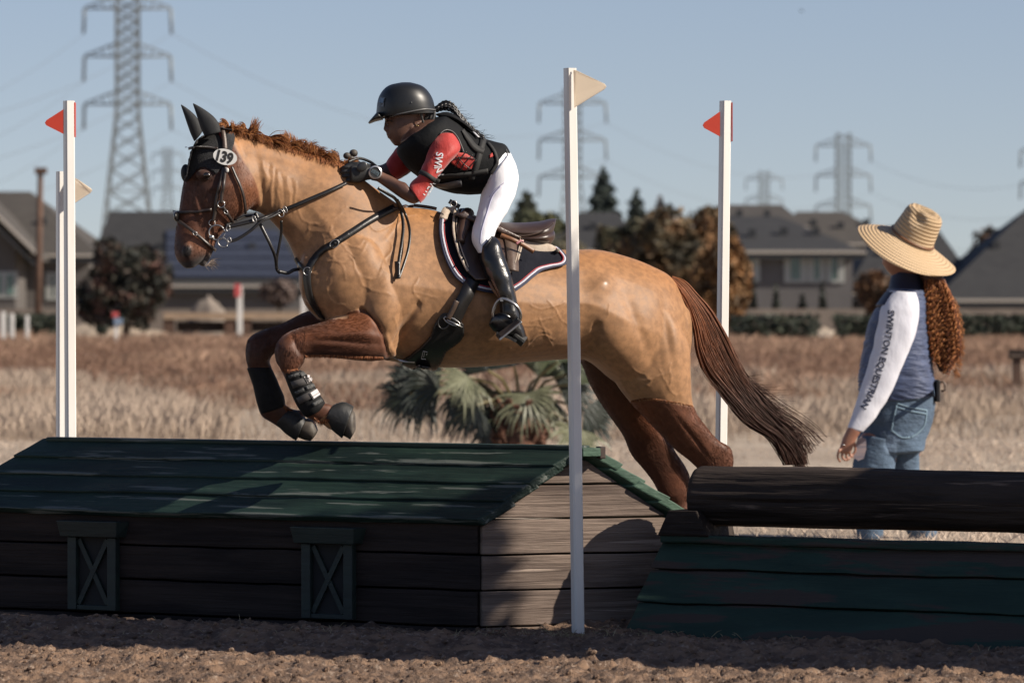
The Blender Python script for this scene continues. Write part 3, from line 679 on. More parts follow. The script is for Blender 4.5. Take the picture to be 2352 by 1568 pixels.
far_post(267, 722, 800, 112, "thin far post with a red tag over a blue plate", (258,716,273,728), 7, (262,731,282,745))
far_post(63, 724, 800, 112, "thin white post near the timber pole's foot", None, 8)
far_post(28, 720, 790, 118, "white post second from the left edge", None, 9)
far_post(8, 716, 785, 120, "white post at the left edge", None, 10)
d = 62; g0 = ground_z(d); e = empty("rail_jump", V((P(2370,0,d).x,d,g0)), "dark post and rail jump at the right edge of the field", "jump")
mb = MB(); a = P(2318,803,d); b = P(2480,824,d); mb.box((a.x,d-.09,b.z),(b.x,d+.09,a.z)); link("rail", mb, M_log, e, smooth=False)
for cx in (2335, 2460):
    mb = MB(); c = P(cx,0,d); mb.box((c.x-.055,d-.06,g0-.1),(c.x+.055,d+.06,b.z-.003)); link("post", mb, M_brown, e, smooth=False)
d = 160; e = empty("utility_pole", V((P(90,0,d).x,d,ground_z(d))), "brown timber pole with a short crossarm in front of the left house", "pole")
mb = MB(); t = P(93,386,d); mb.tube([V((P(86,0,d).x,d,.3)), t], [.13,.10], 10); link("post", mb, M_brown, e)
mb = MB(); t2 = P(93,392,d); mb.box((t2.x-.18,d-.24,t2.z-.12),(t2.x+.22,d+.2,t2.z+.1)); link("crossarm", mb, M_brown, e, smooth=False)
# ------------------------------------------------------------------ transmission towers
M_steel = mat("galvanised_steel", (.24,.26,.26), (.18,.20,.20), rough=.6, scale=1, metal=.2)
def pylon(cx, ya, s_, lab, d=None, ybase=735):
    d = d or 600/s_; u = lambda x, y, dz=0: P(cx+x*s_, ya+y*s_, d)+V((0,dz*s_/s_,0))
    px = s_/F*d      # metres per unit
    e = empty("transmission_tower", V((P(cx,0,d).x,d,ground_z(d))), lab, "tower", "lattice towers carrying power lines")
    m = MB(); T = 3.6*px; yb = (ybase-ya)/s_; W1 = 25; T2 = 3.0*px
    def hw(y): return W1 if y < 235 else W1+(y-235)*.105*1.0
    levels = [-45,-20,5,30,57,84,110,137,164,190,220,250,285,325,370,420,475]; levels = [l for l in levels if l < yb]+[yb]
    for sx in (-1,1):
        for sy in (-1,1):
            for a, b in zip(levels[:-1], levels[1:]):
                m.bar(u(sx*hw(a)*(.75 if a<-30 else 1), a)+V((0,sy*hw(a)*px,0)), u(sx*hw(b), b)+V((0,sy*hw(b)*px,0)), T)
    for a, b in zip(levels[:-1], levels[1:]):
        for sy in (-1,1):
            m.bar(u(-hw(a),a)+V((0,sy*hw(a)*px,0)), u(hw(b),b)+V((0,sy*hw(b)*px,0)), T2); m.bar(u(hw(a),a)+V((0,sy*hw(a)*px,0)), u(-hw(b),b)+V((0,sy*hw(b)*px,0)), T2)
        for sx in (-1,1):
            m.bar(u(sx*hw(a),a)+V((0,-hw(a)*px,0)), u(sx*hw(b),b)+V((0,hw(b)*px,0)), T2)
        if (b > 0 and b < 250) or b > 400: m.bar(u(-hw(b),b)+V((0,-hw(b)*px,0)), u(hw(b),b)+V((0,-hw(b)*px,0)), T2)
    link("mast", m, M_steel, e, smooth=False); tips = []
    for y in (0,110,220):
        if y > yb: continue
        for sx in (-1,1):
            m = MB()
            for sy in (-1,1): m.bar(u(sx*hw(y),y)+V((0,sy*hw(y)*px*.8,0)), u(sx*98,y), T); m.bar(u(sx*hw(y),y-30)+V((0,sy*hw(y)*px*.6,0)), u(sx*98,y-3), T2)
            for k in range(4):
                t0 = k/4; xx = hw(y)+(98-hw(y))*(t0+.12); m.bar(u(sx*xx,y), u(sx*(xx+8),y-28*(1-t0-.2)), T2)
            link("crossarm", m, M_steel, e, smooth=False)
            m = MB(); a = u(sx*99,y); b = u(sx*101,y+58); m.tube([a,b], [4.2*px,3.6*px], 6); link("insulator", m, M_steel, e); tips.append((b, sx, y))
    if ya-45*s_ > -50 or True:
        pass
    return tips, px
t1, p1 = pylon(293, 20, 1.0, "largest lattice tower, left of the horse's ears")
t2, p2 = pylon(1315, 238, .77, "faint lattice tower behind the tall white pole")
t3, p3 = pylon(1937, 335, .63, "lattice tower above the roofs, left of the woman's hat")
t4, p4 = pylon(2410, 347, .66, "lattice tower cut off by the right edge")
t5, p5 = pylon(385, 355, .36, "tiny far lattice tower between the largest tower and the horse", d=1500)
t6, p6 = pylon(1755, 412, .42, "short stub of a far lattice tower above the brown roofs", d=1400)
M_wire = mat("power_wire", (.16,.18,.2), rough=.5)
def wire(a, b, sag, r, lab):
    mb = MB(); mb.tube([a.lerp(b, t/14)-V((0,0,sag*4*(t/14)*(1-t/14))) for t in range(15)], r, 4)
    c = (a+b)/2; me = mb.mesh("w"); centred(me, a); o = link("power_line", me, M_wire, loc=a); tag(o, lab, "cable", "overhead power lines")
LV = [f"{l} {sd_n}" for l in ("top", "middle", "lowest") for sd_n in ("left", "right")]
for k in range(6):
    wire(t1[k][0], P(-500, 85+[0,0,110,110,220,220][k]*.9+260, 420), 3, .032, f"thin overhead line running left from the {LV[k]} arm of the largest tower")
    if k % 2:
        wire(t1[k][0], t2[k][0], 7, .03, f"thin overhead line running right from the {LV[k]} arm of the largest tower")
        wire(t2[k][0], t3[k][0], 6, .03, f"thin overhead line running right from the {LV[k]} arm of the second tower")
        wire(t3[k][0], t4[k][0], 5, .03, f"thin overhead line from the {LV[k]} arm of the third tower")
# ------------------------------------------------------------------ grasses, one object each
def grass(name, n, d0, d1, h, cols, lab, lean=.3, wk=1.0, clump=True, pw=1.0):
    mb = MB()
    vs = []; fs = []; cs = []
    for i in range(n):
        d = d0+(d1-d0)*random.random()**pw; x = random.uniform(-.128, .128)*d*1.05
        nz_ = noise.noise(V((x*.35, d*.12, h*10)))
        if clump and nz_ < -.02 and random.random() < .85: continue
        hh = h*random.uniform(.25,1.15)*(1+1.0*nz_); ww = .008*wk*d/50; a = random.uniform(0,3.14)
        l = V((random.gauss(0,lean)*hh, random.gauss(0,lean)*hh, hh)); z = ground_z(d)-.02
        o = len(vs); ca, sa = math.cos(a)*ww, math.sin(a)*ww*.4
        vs += [(x-ca,d-sa,z),(x+ca,d+sa,z),(x+l.x+ca*.5,d+l.y,z+l.z),(x+l.x*.5-ca*1.3,d+l.y*.5,z+l.z*.6)]
        fs.append((o,o+1,o+2,o+3)); k = min(max(.5+nz_*1.1+random.uniform(-.35,.35),0),.999); c = [cols[0][j]*(1-k)+cols[1][j]*k for j in range(3)]; cs += [c]*4
    mb.v = vs; mb.f = fs; mb.c = cs; me = mb.mesh(name)
    o = link(name, me, M_grass, smooth=False); tag(o, lab, kind="stuff")
M_grass = mat("grass_blades", (.9,.9,.9), (1.1,1.1,1.1), rough=.85, attr=True, scale=2)
grass("red_weeds", 130000, 58, 126, .24, ((.21,.115,.075),(.36,.23,.155)), "band of dry reddish weeds across the far field", wk=.8, clump=False, lean=.5)
grass("tall_dry_grass", 120000, 46, 74, .27, ((.34,.255,.185),(.52,.41,.32)), "band of tall pale dry grass in the middle of the field", wk=.5, lean=.28)
grass("short_dry_grass", 60000, 25, 48, .06, ((.46,.35,.27),(.60,.48,.38)), "short dry tufts on the pale ground behind the jumps", wk=.5, lean=.6)
grass("far_dry_grass", 16000, 124, 150, .08, ((.42,.32,.25),(.54,.43,.34)), "pale dry grass at the foot of the wall", wk=2.0)
# ------------------------------------------------------------------ fan palm
M_palm = mat("palm_leaf", (.9,.9,.9), (1.1,1.1,1.1), rough=.5, attr=True, scale=3)
d = 38.0; pc = V((P(1195,0,d).x, d, ground_z(d)))
e = empty("fan_palm", pc, "young fan palm with pleated grey-green leaves, under the horse's belly", "palm tree")
mb = MB(); mb.tube([pc+V((0,0,-.1)), pc+V((0,0,.2)), pc+V((0,0,.5))], [.19,.2,.13], 14)
for i in range(70):
    a = random.uniform(0,6.28); z = random.uniform(0,.5); s0 = pc+V((math.cos(a)*.17, math.sin(a)*.17, z)); mb.bar(s0, s0+V((math.cos(a)*.08, math.sin(a)*.08, .12)), .05, .02)
link("trunk", mb, mat("palm_trunk", (.16,.07,.04), (.08,.04,.025), rough=.9, scale=14), e, smooth=False)
def fan(c, stem0, R_, nrm, up, colr, sweep=105):
    mb = MB(); nrm = nrm.normalized(); up = (up-nrm*up.dot(nrm)).normalized(); side = up.cross(nrm)
    mb.tube([stem0, stem0.lerp(c,.55)+V((0,0,.08)), c], [.018,.014,.010], 6, col=(.16,.13,.05))
    nb = 26; sweep = sweep*random.uniform(.62,.95)
    for i in range(nb):
        a = R(-sweep+2*sweep*i/(nb-1)); a2 = R(-sweep+2*sweep*(i+.5)/(nb-1)); L = R_*(1-.18*abs(a)/R(sweep))*random.uniform(.72,1.08)
        dr = up*math.cos(a)+side*math.sin(a); pr = (-up*math.sin(a)+side*math.cos(a)); wd = L*.046
        cup = nrm*(.10 if i % 2 else -.02)*R_*.25; ps = []
        f = random.uniform(.85,1.15); cc = [q*f for q in colr]
        p0 = c; p1 = c+dr*L*.55+cup; p2 = c+dr*L*.82+cup-V((0,0,L*.04)); p3 = c+dr*L+cup-V((0,0,L*random.uniform(.10,.34)))
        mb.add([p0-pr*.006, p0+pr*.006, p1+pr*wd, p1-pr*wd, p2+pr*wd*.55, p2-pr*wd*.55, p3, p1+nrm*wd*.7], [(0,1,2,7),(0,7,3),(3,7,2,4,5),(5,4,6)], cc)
    return link("leaf", mb, M_palm, e, smooth=False)
LG, LM, LD = (.17,.175,.10), (.075,.09,.045), (.018,.026,.018)  # leaf tones from lit to shaded; shade is painted per fan
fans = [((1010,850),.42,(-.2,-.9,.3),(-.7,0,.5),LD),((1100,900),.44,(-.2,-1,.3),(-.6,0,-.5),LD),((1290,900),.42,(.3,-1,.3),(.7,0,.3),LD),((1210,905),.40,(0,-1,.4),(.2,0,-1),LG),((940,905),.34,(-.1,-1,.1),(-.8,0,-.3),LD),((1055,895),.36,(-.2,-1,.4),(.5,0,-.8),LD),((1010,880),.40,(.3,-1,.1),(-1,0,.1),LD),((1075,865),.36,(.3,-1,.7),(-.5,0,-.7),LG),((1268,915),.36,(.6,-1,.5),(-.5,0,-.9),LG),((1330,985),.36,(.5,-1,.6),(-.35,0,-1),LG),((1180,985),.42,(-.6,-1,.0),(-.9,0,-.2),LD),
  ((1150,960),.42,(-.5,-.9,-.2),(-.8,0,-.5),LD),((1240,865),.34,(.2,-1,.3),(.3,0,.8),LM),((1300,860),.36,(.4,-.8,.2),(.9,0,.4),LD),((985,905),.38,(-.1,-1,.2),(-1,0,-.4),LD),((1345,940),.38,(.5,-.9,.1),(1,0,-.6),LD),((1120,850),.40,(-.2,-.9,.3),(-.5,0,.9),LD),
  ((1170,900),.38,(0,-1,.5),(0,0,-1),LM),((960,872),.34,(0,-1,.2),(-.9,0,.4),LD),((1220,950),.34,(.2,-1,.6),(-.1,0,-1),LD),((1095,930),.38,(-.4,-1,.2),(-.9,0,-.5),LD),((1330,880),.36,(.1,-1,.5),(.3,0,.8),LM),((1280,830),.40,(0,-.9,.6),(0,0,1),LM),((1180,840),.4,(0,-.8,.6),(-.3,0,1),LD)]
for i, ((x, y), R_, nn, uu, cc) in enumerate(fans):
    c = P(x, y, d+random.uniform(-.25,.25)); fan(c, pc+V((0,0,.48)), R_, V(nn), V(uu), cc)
# tiny bird high in the sky
M_bird = mat("dark_bird", (.01,.012,.015), rough=.7)
mb = MB(); c = P(1841.5, 25.5, 120); k = 120/F
mb.loft([(c+V((-4*k,0,1*k)), V((0,0,1.2*k)), V((0,.6*k,0)), 2, 0), (c+V((-1*k,0,.5*k)), V((0,0,1.8*k)), V((0,1.3*k,0)), 2, 0), (c+V((4*k,0,-1*k)), V((0,0,.9*k)), V((0,.6*k,0)), 2, 0)], N=8)
mb.add([c+V((-1*k,0,1*k)), c+V((1.5*k,0,.6*k)), c+V((2*k,-5*k,2*k)), c+V((2*k,5*k,2*k))], [(0,1,2),(0,1,3)])
me = mb.mesh("b"); centred(me, c); o = link("bird", me, M_bird, loc=c); tag(o, "tiny dark bird high in the sky at the upper right", "bird")


# a leafy tree and a shrub standing just right of the picture throw the shade that lies over the jumps and the ground in front
def side_tree(name, x, y, z0, z1, rx, ry, lab, n):
    e = empty(name, V((x, y, 0)), lab, "tree"); mb = MB(); mb.tube([V((x,y,-.1)), V((x+.03,y,z0+.3)), V((x,y,(z0+z1)/2))], [.11,.09,.03], 8); link("trunk", mb, M_bark, e); mb = MB(); k = 0
    while k < n:
        u, v_, w_ = random.uniform(-1,1), random.uniform(-1,1), random.uniform(-1,1)
        if u*u+v_*v_+w_**4 > .95+.3*noise.noise(V((u*2,v_*2,w_*3+x))): continue
        p = V((x+u*rx, y+v_*ry, (z0+z1)/2+w_*(z1-z0)/2)); s_ = random.uniform(.06,.13); a = V((random.gauss(0,1),random.gauss(0,1),random.gauss(0,1))).normalized(); b = a.orthogonal().normalized()*s_; q = a.cross(b)
        mb.add([p-b, p+q*.6, p+b, p-q*.6], [(0,1,2,3)], (.05+.03*random.random(),.07+.03*random.random(),.03)); k += 1
    link("crown", mb, M_leaf, e, smooth=False)
side_tree("tree", 4.9, 16.15, .5, 5.7, .6, .85, "tall narrow leafy tree out of frame to the right, shading the jumps", 9500)
side_tree("tree", 4.6, 16.98, .0, 2.85, .5, .52, "low bushy tree out of frame to the right, beside the tall narrow tree", 4500)
# ================================================================== HORSE
TAN = math.tan(R(20))
def dh(x): return 19.30+(x-1000)/522.7*TAN
def hs(x1, y1, x2, y2, w, off=0.0, n=2.15, egg=0.0, px=None):
    d = dh(px if px is not None else (x1+x2)/2)-off
    a, b = P(x1, y1, d), P(x2, y2, d); return ((a+b)/2, (a-b)/2, V((0,-w,0)), n, egg)
horse = empty("horse", V((P(1050,0,dh(1050)).x, dh(1050), 0)), "clipped tan and chestnut horse leaping to the left over the house jump", "horse")
mb = MB()
# trunk
mb.loft([hs(712,560,704,690,.12), hs(760,500,757,748,.185), hs(830,466,828,806,.225,egg=.35), hs(905,474,895,828,.25,egg=.5), hs(985,480,975,842,.27,egg=.55), hs(1060,503,1060,844,.295,egg=.4),
  hs(1140,535,1140,840,.315,egg=.3), hs(1220,560,1212,832,.32,egg=.25), hs(1290,573,1285,826,.31,egg=.25), hs(1370,573,1345,826,.30,egg=.3), hs(1440,589,1405,872,.29,egg=.3),
  hs(1500,612,1470,908,.26,egg=.25), hs(1546,641,1530,905,.20,egg=.2), hs(1574,700,1566,850,.12)], N=40, sub=5, cap=.35)
# neck
mb.loft([hs(925,476,770,770,.20,egg=.5), hs(862,432,700,700,.175,egg=.5), hs(795,384,684,618,.13,egg=.45), hs(725,361,664,562,.105,egg=.4), hs(662,341,636,522,.092,egg=.35), hs(605,321,603,492,.088,egg=.3), hs(552,303,575,482,.082,egg=.25), hs(514,292,545,470,.075,egg=.2)], N=36, sub=5, cap=.3)
# head
mb.loft([hs(500,292,560,345,.055), hs(462,314,586,398,.075), hs(441,340,590,440,.088,egg=-.1), hs(430,380,584,468,.094,egg=-.15), hs(421,420,562,490,.084), hs(415,455,535,508,.066), hs(410,492,514,532,.056), hs(404,525,500,549,.053),
  hs(401,555,490,567,.055), hs(401,580,482,583,.056), hs(407,598,468,598,.050), hs(420,612,450,611,.034)], N=32, sub=5, cap=.35)
mb.loft([hs(498,545,480,556,.03), hs(492,568,470,582,.038), hs(483,592,462,598,.036), hs(474,608,460,608,.024)], N=18, sub=4, cap=.7)   # lower lip
mb.loft([hs(590,395,545,350,.05,.03), hs(592,440,520,400,.06,.035), hs(570,478,510,440,.05,.03)], N=20, sub=4)      # cheek
for s_ in (1,-1):
    e_ = P(467, 402, dh(467)-s_*.083); mb.ell(e_, (.034,0,0), (0,.022,0), (0,0,.024), 16, 10)                     # brow round the eye
    mb.ell(P(430,577,dh(430)-s_*.047), (.020,0,.010), (0,.014,0), (-.006,0,.030), 14, 8)                            # nostril rim
# near foreleg: (front/top point, back/bottom point)
def leg(rows, off, N=22, cap=.4, sub=5):
    mb.loft([hs(a,b,c,d_,w,off,px=p_) for a,b,c,d_,w,p_ in rows], N=N, sub=sub, cap=cap)
LEGN = [(885,712,908,805,.06,880),(850,706,906,820,.086,865),(790,722,850,828,.092,830),(735,742,778,822,.078,800),(690,753,730,818,.062,780),(655,768,703,818,.055,760),(634,793,699,826,.054,745),(634,824,690,842,.050,740),(645,846,681,853,.040,735),
  (657,872,690,868,.034,735),(668,900,708,888,.033,740),(682,930,728,905,.036,745),(697,952,742,925,.038,750),(716,964,757,928,.034,755),(738,972,768,936,.034,760),(755,985,790,938,.040,770),(775,990,800,950,.040,780)]
leg([(770,545,862,560,.05,840),(785,600,905,625,.085,850),(808,660,925,705,.098,862),(830,708,920,770,.098,872),(852,755,905,815,.075,878)], .15, N=26, cap=.6)
leg(LEGN, .16)
LEGF = [(790,700,850,790,.10,830),(706,716,790,790,.085,800),(650,743,720,790,.065,760),(600,760,655,800,.055,720),(573,777,634,806,.054,690),(565,808,619,826,.052,680),(569,838,622,842,.042,675),(575,862,630,862,.034,675),(583,890,641,888,.034,675),(591,925,650,912,.036,680),
  (601,954,655,930,.038,690),(628,972,672,940,.035,700),(650,987,697,945,.036,705),(668,996,700,960,.040,712)]
leg(LEGF, -.14)
# near hind leg
HN = [(1420,700,1545,720,.10,1480),(1385,790,1582,790,.13,1500),(1408,868,1587,860,.13,1510),(1440,915,1590,915,.11,1520),(1480,958,1600,950,.085,1535),(1518,997,1622,980,.065,1560),(1550,1030,1648,1010,.052,1590),(1585,1058,1676,1028,.047,1620),(1608,1082,1684,1055,.043,1635),(1622,1110,1680,1085,.036,1640),
  (1632,1150,1672,1140,.030,1640),(1642,1200,1680,1195,.030,1640),(1640,1235,1685,1235,.036,1640),(1620,1270,1670,1265,.035,1640),(1598,1300,1650,1305,.046,1640)]
leg(HN, .10)
HF = [(1300,780,1500,830,.12,1420),(1336,835,1500,880,.11,1430),(1352,875,1505,920,.10,1440),(1378,922,1515,965,.085,1460),(1408,965,1525,1000,.07,1480),(1432,1000,1540,1020,.058,1500),(1450,1042,1556,1045,.05,1520),(1478,1076,1574,1072,.047,1540),(1500,1105,1584,1098,.045,1550),(1518,1138,1584,1135,.042,1555),
  (1535,1155,1578,1160,.034,1560),(1550,1190,1588,1190,.030,1565),(1555,1225,1595,1225,.032,1570),(1535,1260,1585,1262,.036,1570),(1515,1295,1570,1300,.045,1570)]
leg(HF, -.17)
hm = remesh(mb, .0050, 16, .5)
co = get_co(hm); no = get_no(hm); px, py = px_of(co); near = co[:,1] < dh(0)+px/522.7*TAN-.0
side = np.clip(-no[:,1]*1.6-.1, 0, 1)
def sculpt(items):
    h = np.zeros(len(px))
    for x, y, rx, ry, a, amp in items: h += amp*gauss(px, py, x, y, rx, ry, a)
    return h
h = sculpt([ # body masses and hollows
 (790,640,60,95,25,.016),(735,600,20,60,-15,-.010),(870,620,22,90,20,-.008),(905,700,60,60,0,.012),(850,735,50,30,20,.010),(930,770,26,40,20,-.010),
 (720,690,26,40,0,.012),(700,480,60,26,40,-.006),(650,430,30,60,0,.006),(760,430,60,26,20,.006),(640,380,60,16,14,-.006),
 (1385,655,22,22,0,.014),(1340,640,26,30,0,-.008),(1340,740,40,60,10,-.016),(1420,800,50,60,-30,.014),(1500,700,55,80,0,.012),(1545,790,18,90,6,.006),(1460,740,12,70,-22,-.007),(1530,760,10,80,-8,-.006),
 (1430,640,60,16,25,.004),(1250,700,80,50,0,-.006),(1120,720,60,60,0,.004),(1390,880,26,40,-30,-.008),(1480,870,40,34,0,.006),
 (590,430,14,40,0,-.0),(604,440,9,60,-10,-.010),(560,430,30,34,0,.006),(480,475,40,8,78,.0045),(455,510,30,7,70,-.003),(500,430,26,9,-8,.006),(440,430,12,50,10,-.004),
 (452,470,24,4,75,.004),(840,770,40,10,8,.006),(800,785,60,7,4,-.006),(770,770,50,7,-3,.004),(760,800,50,6,0,-.004),(870,770,14,34,-15,-.006),
 (660,800,14,14,0,.006),(680,790,6,26,-20,-.005),(1560,960,16,50,-40,.006),(1590,1000,5,60,-38,-.006),(1625,1040,14,22,-30,.005),(1540,1110,12,22,0,.005),(1480,1040,7,60,-28,-.005),(1500,1000,10,60,-30,.004)])
# fold where foreleg leaves the body, edge of the shoulder
cl = [(829,709),(850,722),(868,745),(881,772),(889,797),(893,822)]
h += -.012*np.exp(-(seg_dist(px, py, cl)/5.0)**2)*(px < 900)
h += -.010*np.exp(-(seg_dist(px, py, [(896,826),(915,775),(938,735),(960,700)])/9.0)**2)
h += -.010*np.exp(-(seg_dist(px, py, [(1337,822),(1362,790),(1372,750)])/9.0)**2)
# neck wrinkles behind the jowl
for k in range(9):
    x0 = 606+k*9; w_ = [(x0+random.uniform(-3,3)+4*math.sin(t*2+k), 372+k*6+t*(78-k*3)) for t in np.linspace(0,1.25,7)]
    h += (.0015 if k % 2 == 0 else -.0015)*np.exp(-(seg_dist(px, py, w_)/3.4)**2)*(px > 592)
# veins
rv = random.Random(11)
def vein(x, y, a, L, amp=.0015, dep=0):
    pts = [(x, y)]; n = int(L/7)
    for i in range(n):
        a += rv.uniform(-.5,.5); x += math.cos(a)*7; y += math.sin(a)*7; pts.append((x, y))
        if rv.random() < .07 and dep < 2: vein(x, y, a+rv.choice((-1,1))*rv.uniform(.6,1.1), L*(1-i/n)*.7+14, amp*.8, dep+1)
    V_.append((pts, amp))
V_ = []
for x, y, a, L in ((655,500,.9,150),(680,470,1.0,160),(720,480,1.2,120),(760,520,1.4,100),(780,560,1.6,120),(800,590,1.0,140),(840,560,1.3,160),(870,600,1.7,120),(740,540,1.0,120),(700,560,.7,100),(820,680,1.1,100),(900,560,1.4,120),(760,640,1.2,90),
   (850,520,1.2,120),(960,640,1.5,90),(1220,700,.4,90),(1240,730,.9,90),(1190,740,1.2,90),(1260,690,1.0,110),(1200,790,.2,80),(1270,780,3.4,70),(1515,850,1.5,70),(1495,870,1.6,50),(1540,835,1.7,60),(1450,840,.8,60),(1400,700,1.5,60),(905,780,-1.0,60),(650,540,1.2,60),(1470,870,.5,70),(1170,800,.1,60)):
    if (x*7+y) % 3 != 0 or x > 1150: vein(x, y, a, L)
for pts, amp in V_:
    xs0, ys0 = zip(*pts); mk = np.where((px > min(xs0)-10)&(px < max(xs0)+10)&(py > min(ys0)-10)&(py < max(ys0)+10))[0]
    if len(mk): h[mk] += amp*np.exp(-(seg_dist(px[mk], py[mk], pts)/2.2)**2)
# clipped edges: long coat stands a little proud of the clipped coat
LEGMASK_N = [(832,708),(853,722),(871,745),(884,772),(891,797),(896,830),(890,860),(560,1080),(540,700),(690,712),(760,722)]
on_leg = inpoly(px, py, LEGMASK_N)
far_fore = (px < 860)&(py > 714)&(co[:,1] > 19.30+(px-1000)/522.7*TAN+.03); on_leg |= far_fore
on_leg &= ~((px > 684)&(px < 800)&(py < 735)&(co[:,1] < 19.22))
hl = (py > np.interp(px, [1380,1451,1500,1591,1620], [900,922,917,934,936]))&(px > 1380)
farh = (py > 826)&(px > 1320)&(co[:,1] > 19.30+(px-1000)/522.7*TAN+.01)&(px < 1600); hl |= farh
h2 = np.where(hl|on_leg, .002, 0)
sd_ = np.where(near, side, 0)
dsp = h*1.2*sd_+h2
# soft, large-scale unevenness
co += no*dsp[:,None]; set_co(hm, co)
# colours of the coat, with light and shade painted onto the head
tan_ = np.array([.345,.185,.090]); gold = np.array([.37,.160,.046]); red = np.array([.115,.043,.022]); dark = np.array([.04,.017,.012]); grey = np.array([.05,.042,.040]); pink = np.array([.26,.15,.11])
n_ = len(px); c = np.tile(tan_, (n_,1))
def blend(m, col):
    global c; m = np.clip(m,0,1)[:,None]; c = c*(1-m)+np.array(col)*m
top = np.interp(px, [530,600,700,800,920,1000,1290,1370,1450,1540], [303,320,352,388,475,482,573,573,590,636])
blend(np.clip(1-(py-top)/70, 0, 1)*.75, gold)
blend(.45*gauss(px,py,1130,800,260,50), [.36,.18,.085]); blend(.35*gauss(px,py,760,760,90,70), [.38,.22,.14])
blend(.6*gauss(px,py,640,570,60,60), [.36,.2,.12])
hb = np.interp(py, [290,330,360,400,440,470,520,640], [538,538,556,580,597,600,560,520])      # head behind this line is clipped neck
head = np.clip((hb-px)/5, 0, 1)*(py < 640); head[(px > 620)] = 0
blend(head, red*1.1); blend(head*gauss(px,py,560,430,45,60)*.6, [.27,.10,.04]); blend(head*gauss(px,py,480,420,60,90,)*.9, [.05,.020,.013])  # paler cheek and dark face paint in the lit and shaded parts
blend(head*gauss(px,py,445,560,40,22)*.8, [.30,.13,.07]); blend(head*np.clip((py-590-(430-px)*.15)/14,0,1), grey); blend(head*gauss(px,py,470,600,26,20), grey*1.6)
blend(head*gauss(px,py,429,578,13,17)*1.5, [.015,.012,.012]); blend(head*gauss(px,py,476,403,13,9)*1.2, [.03,.015,.012]); blend(head*gauss(px,py,412,560,10,26)*.8, grey)
blend(head*gauss(px,py,484,585,20,2.6,-65)*.9,[.02,.015,.014])
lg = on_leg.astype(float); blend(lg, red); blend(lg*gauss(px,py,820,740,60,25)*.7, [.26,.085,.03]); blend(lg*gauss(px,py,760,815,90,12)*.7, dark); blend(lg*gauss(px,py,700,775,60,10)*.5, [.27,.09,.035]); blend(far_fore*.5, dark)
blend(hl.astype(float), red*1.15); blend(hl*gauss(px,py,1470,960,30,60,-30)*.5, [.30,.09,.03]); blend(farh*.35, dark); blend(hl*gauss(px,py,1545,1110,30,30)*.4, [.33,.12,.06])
blend(gauss(px,py,1387,655,3.2,2.8)*1.2*near, [.75,.68,.6])      # white scar on the hip
nz = np.array([noise.noise(V((a*9,b*9,c_*9))) for a,b,c_ in co[::1]])
c *= (1+.14*nz)[:,None]
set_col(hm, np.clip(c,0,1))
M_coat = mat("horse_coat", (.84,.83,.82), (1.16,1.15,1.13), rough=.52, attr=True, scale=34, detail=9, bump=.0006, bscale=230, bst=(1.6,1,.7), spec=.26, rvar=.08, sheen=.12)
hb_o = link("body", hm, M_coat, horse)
bvh = bvh_of(hm2 := hb_o.data.copy()) if False else BVHTree.FromPolygons([V(v) for v in co], [tuple(p.vertices) for p in hb_o.data.polygons])
# eyes
M_eye = mat("dark_eye", (.012,.008,.006), rough=.08, spec=.9)
for s_ in (1,-1):
    mb = MB(); q = surf(bvh, 474, 402, 0)[0] if s_ == 1 else P(474,402,dh(474)+.10)
    mb.ell(q+V((0,.006*s_,0)), (.017,0,0), (0,.012,0), (0,0,.0125), 18, 12); link("eye", mb, M_eye, horse)
# ears in a black bonnet
M_bonnet = mat("black_bonnet", (.008,.009,.011), (.014,.016,.018), rough=.75, scale=30, bump=.0012, bscale=260)
M_crochet = mat("black_crochet", (.010,.010,.012), (.03,.03,.032), rough=.85, scale=160, bump=.003, bscale=190)
for tip, b0, b1, dd, lab in (((416,241),(445,326),(466,300),.045,"far"),((444,238),(468,314),(509,302),-.045,"near")):
    mb = MB(); rows = []
    for t, k in ((0,.9),(.25,1.0),(.5,.86),(.75,.52),(.93,.2),(1,.05)):
        m = V(((b0[0]+b1[0])/2, (b0[1]+b1[1])/2)); q = m.lerp(V(tip), t); q.x += 7*math.sin(t*3.14)*(1 if lab=="near" else .6)
        hwv = V((b1[0]-b0[0], b1[1]-b0[1]))*.5*k; d = dh(470)+dd
        a, b = P(q.x+hwv.x, q.y+hwv.y, d), P(q.x-hwv.x, q.y-hwv.y, d); rows.append(((a+b)/2, (a-b)/2, V((0,-.020*max(k,.15),0)), 2, 0))
    mb.loft(rows, N=18, sub=4, cap=.2); link("ear", mb, M_bonnet, horse)
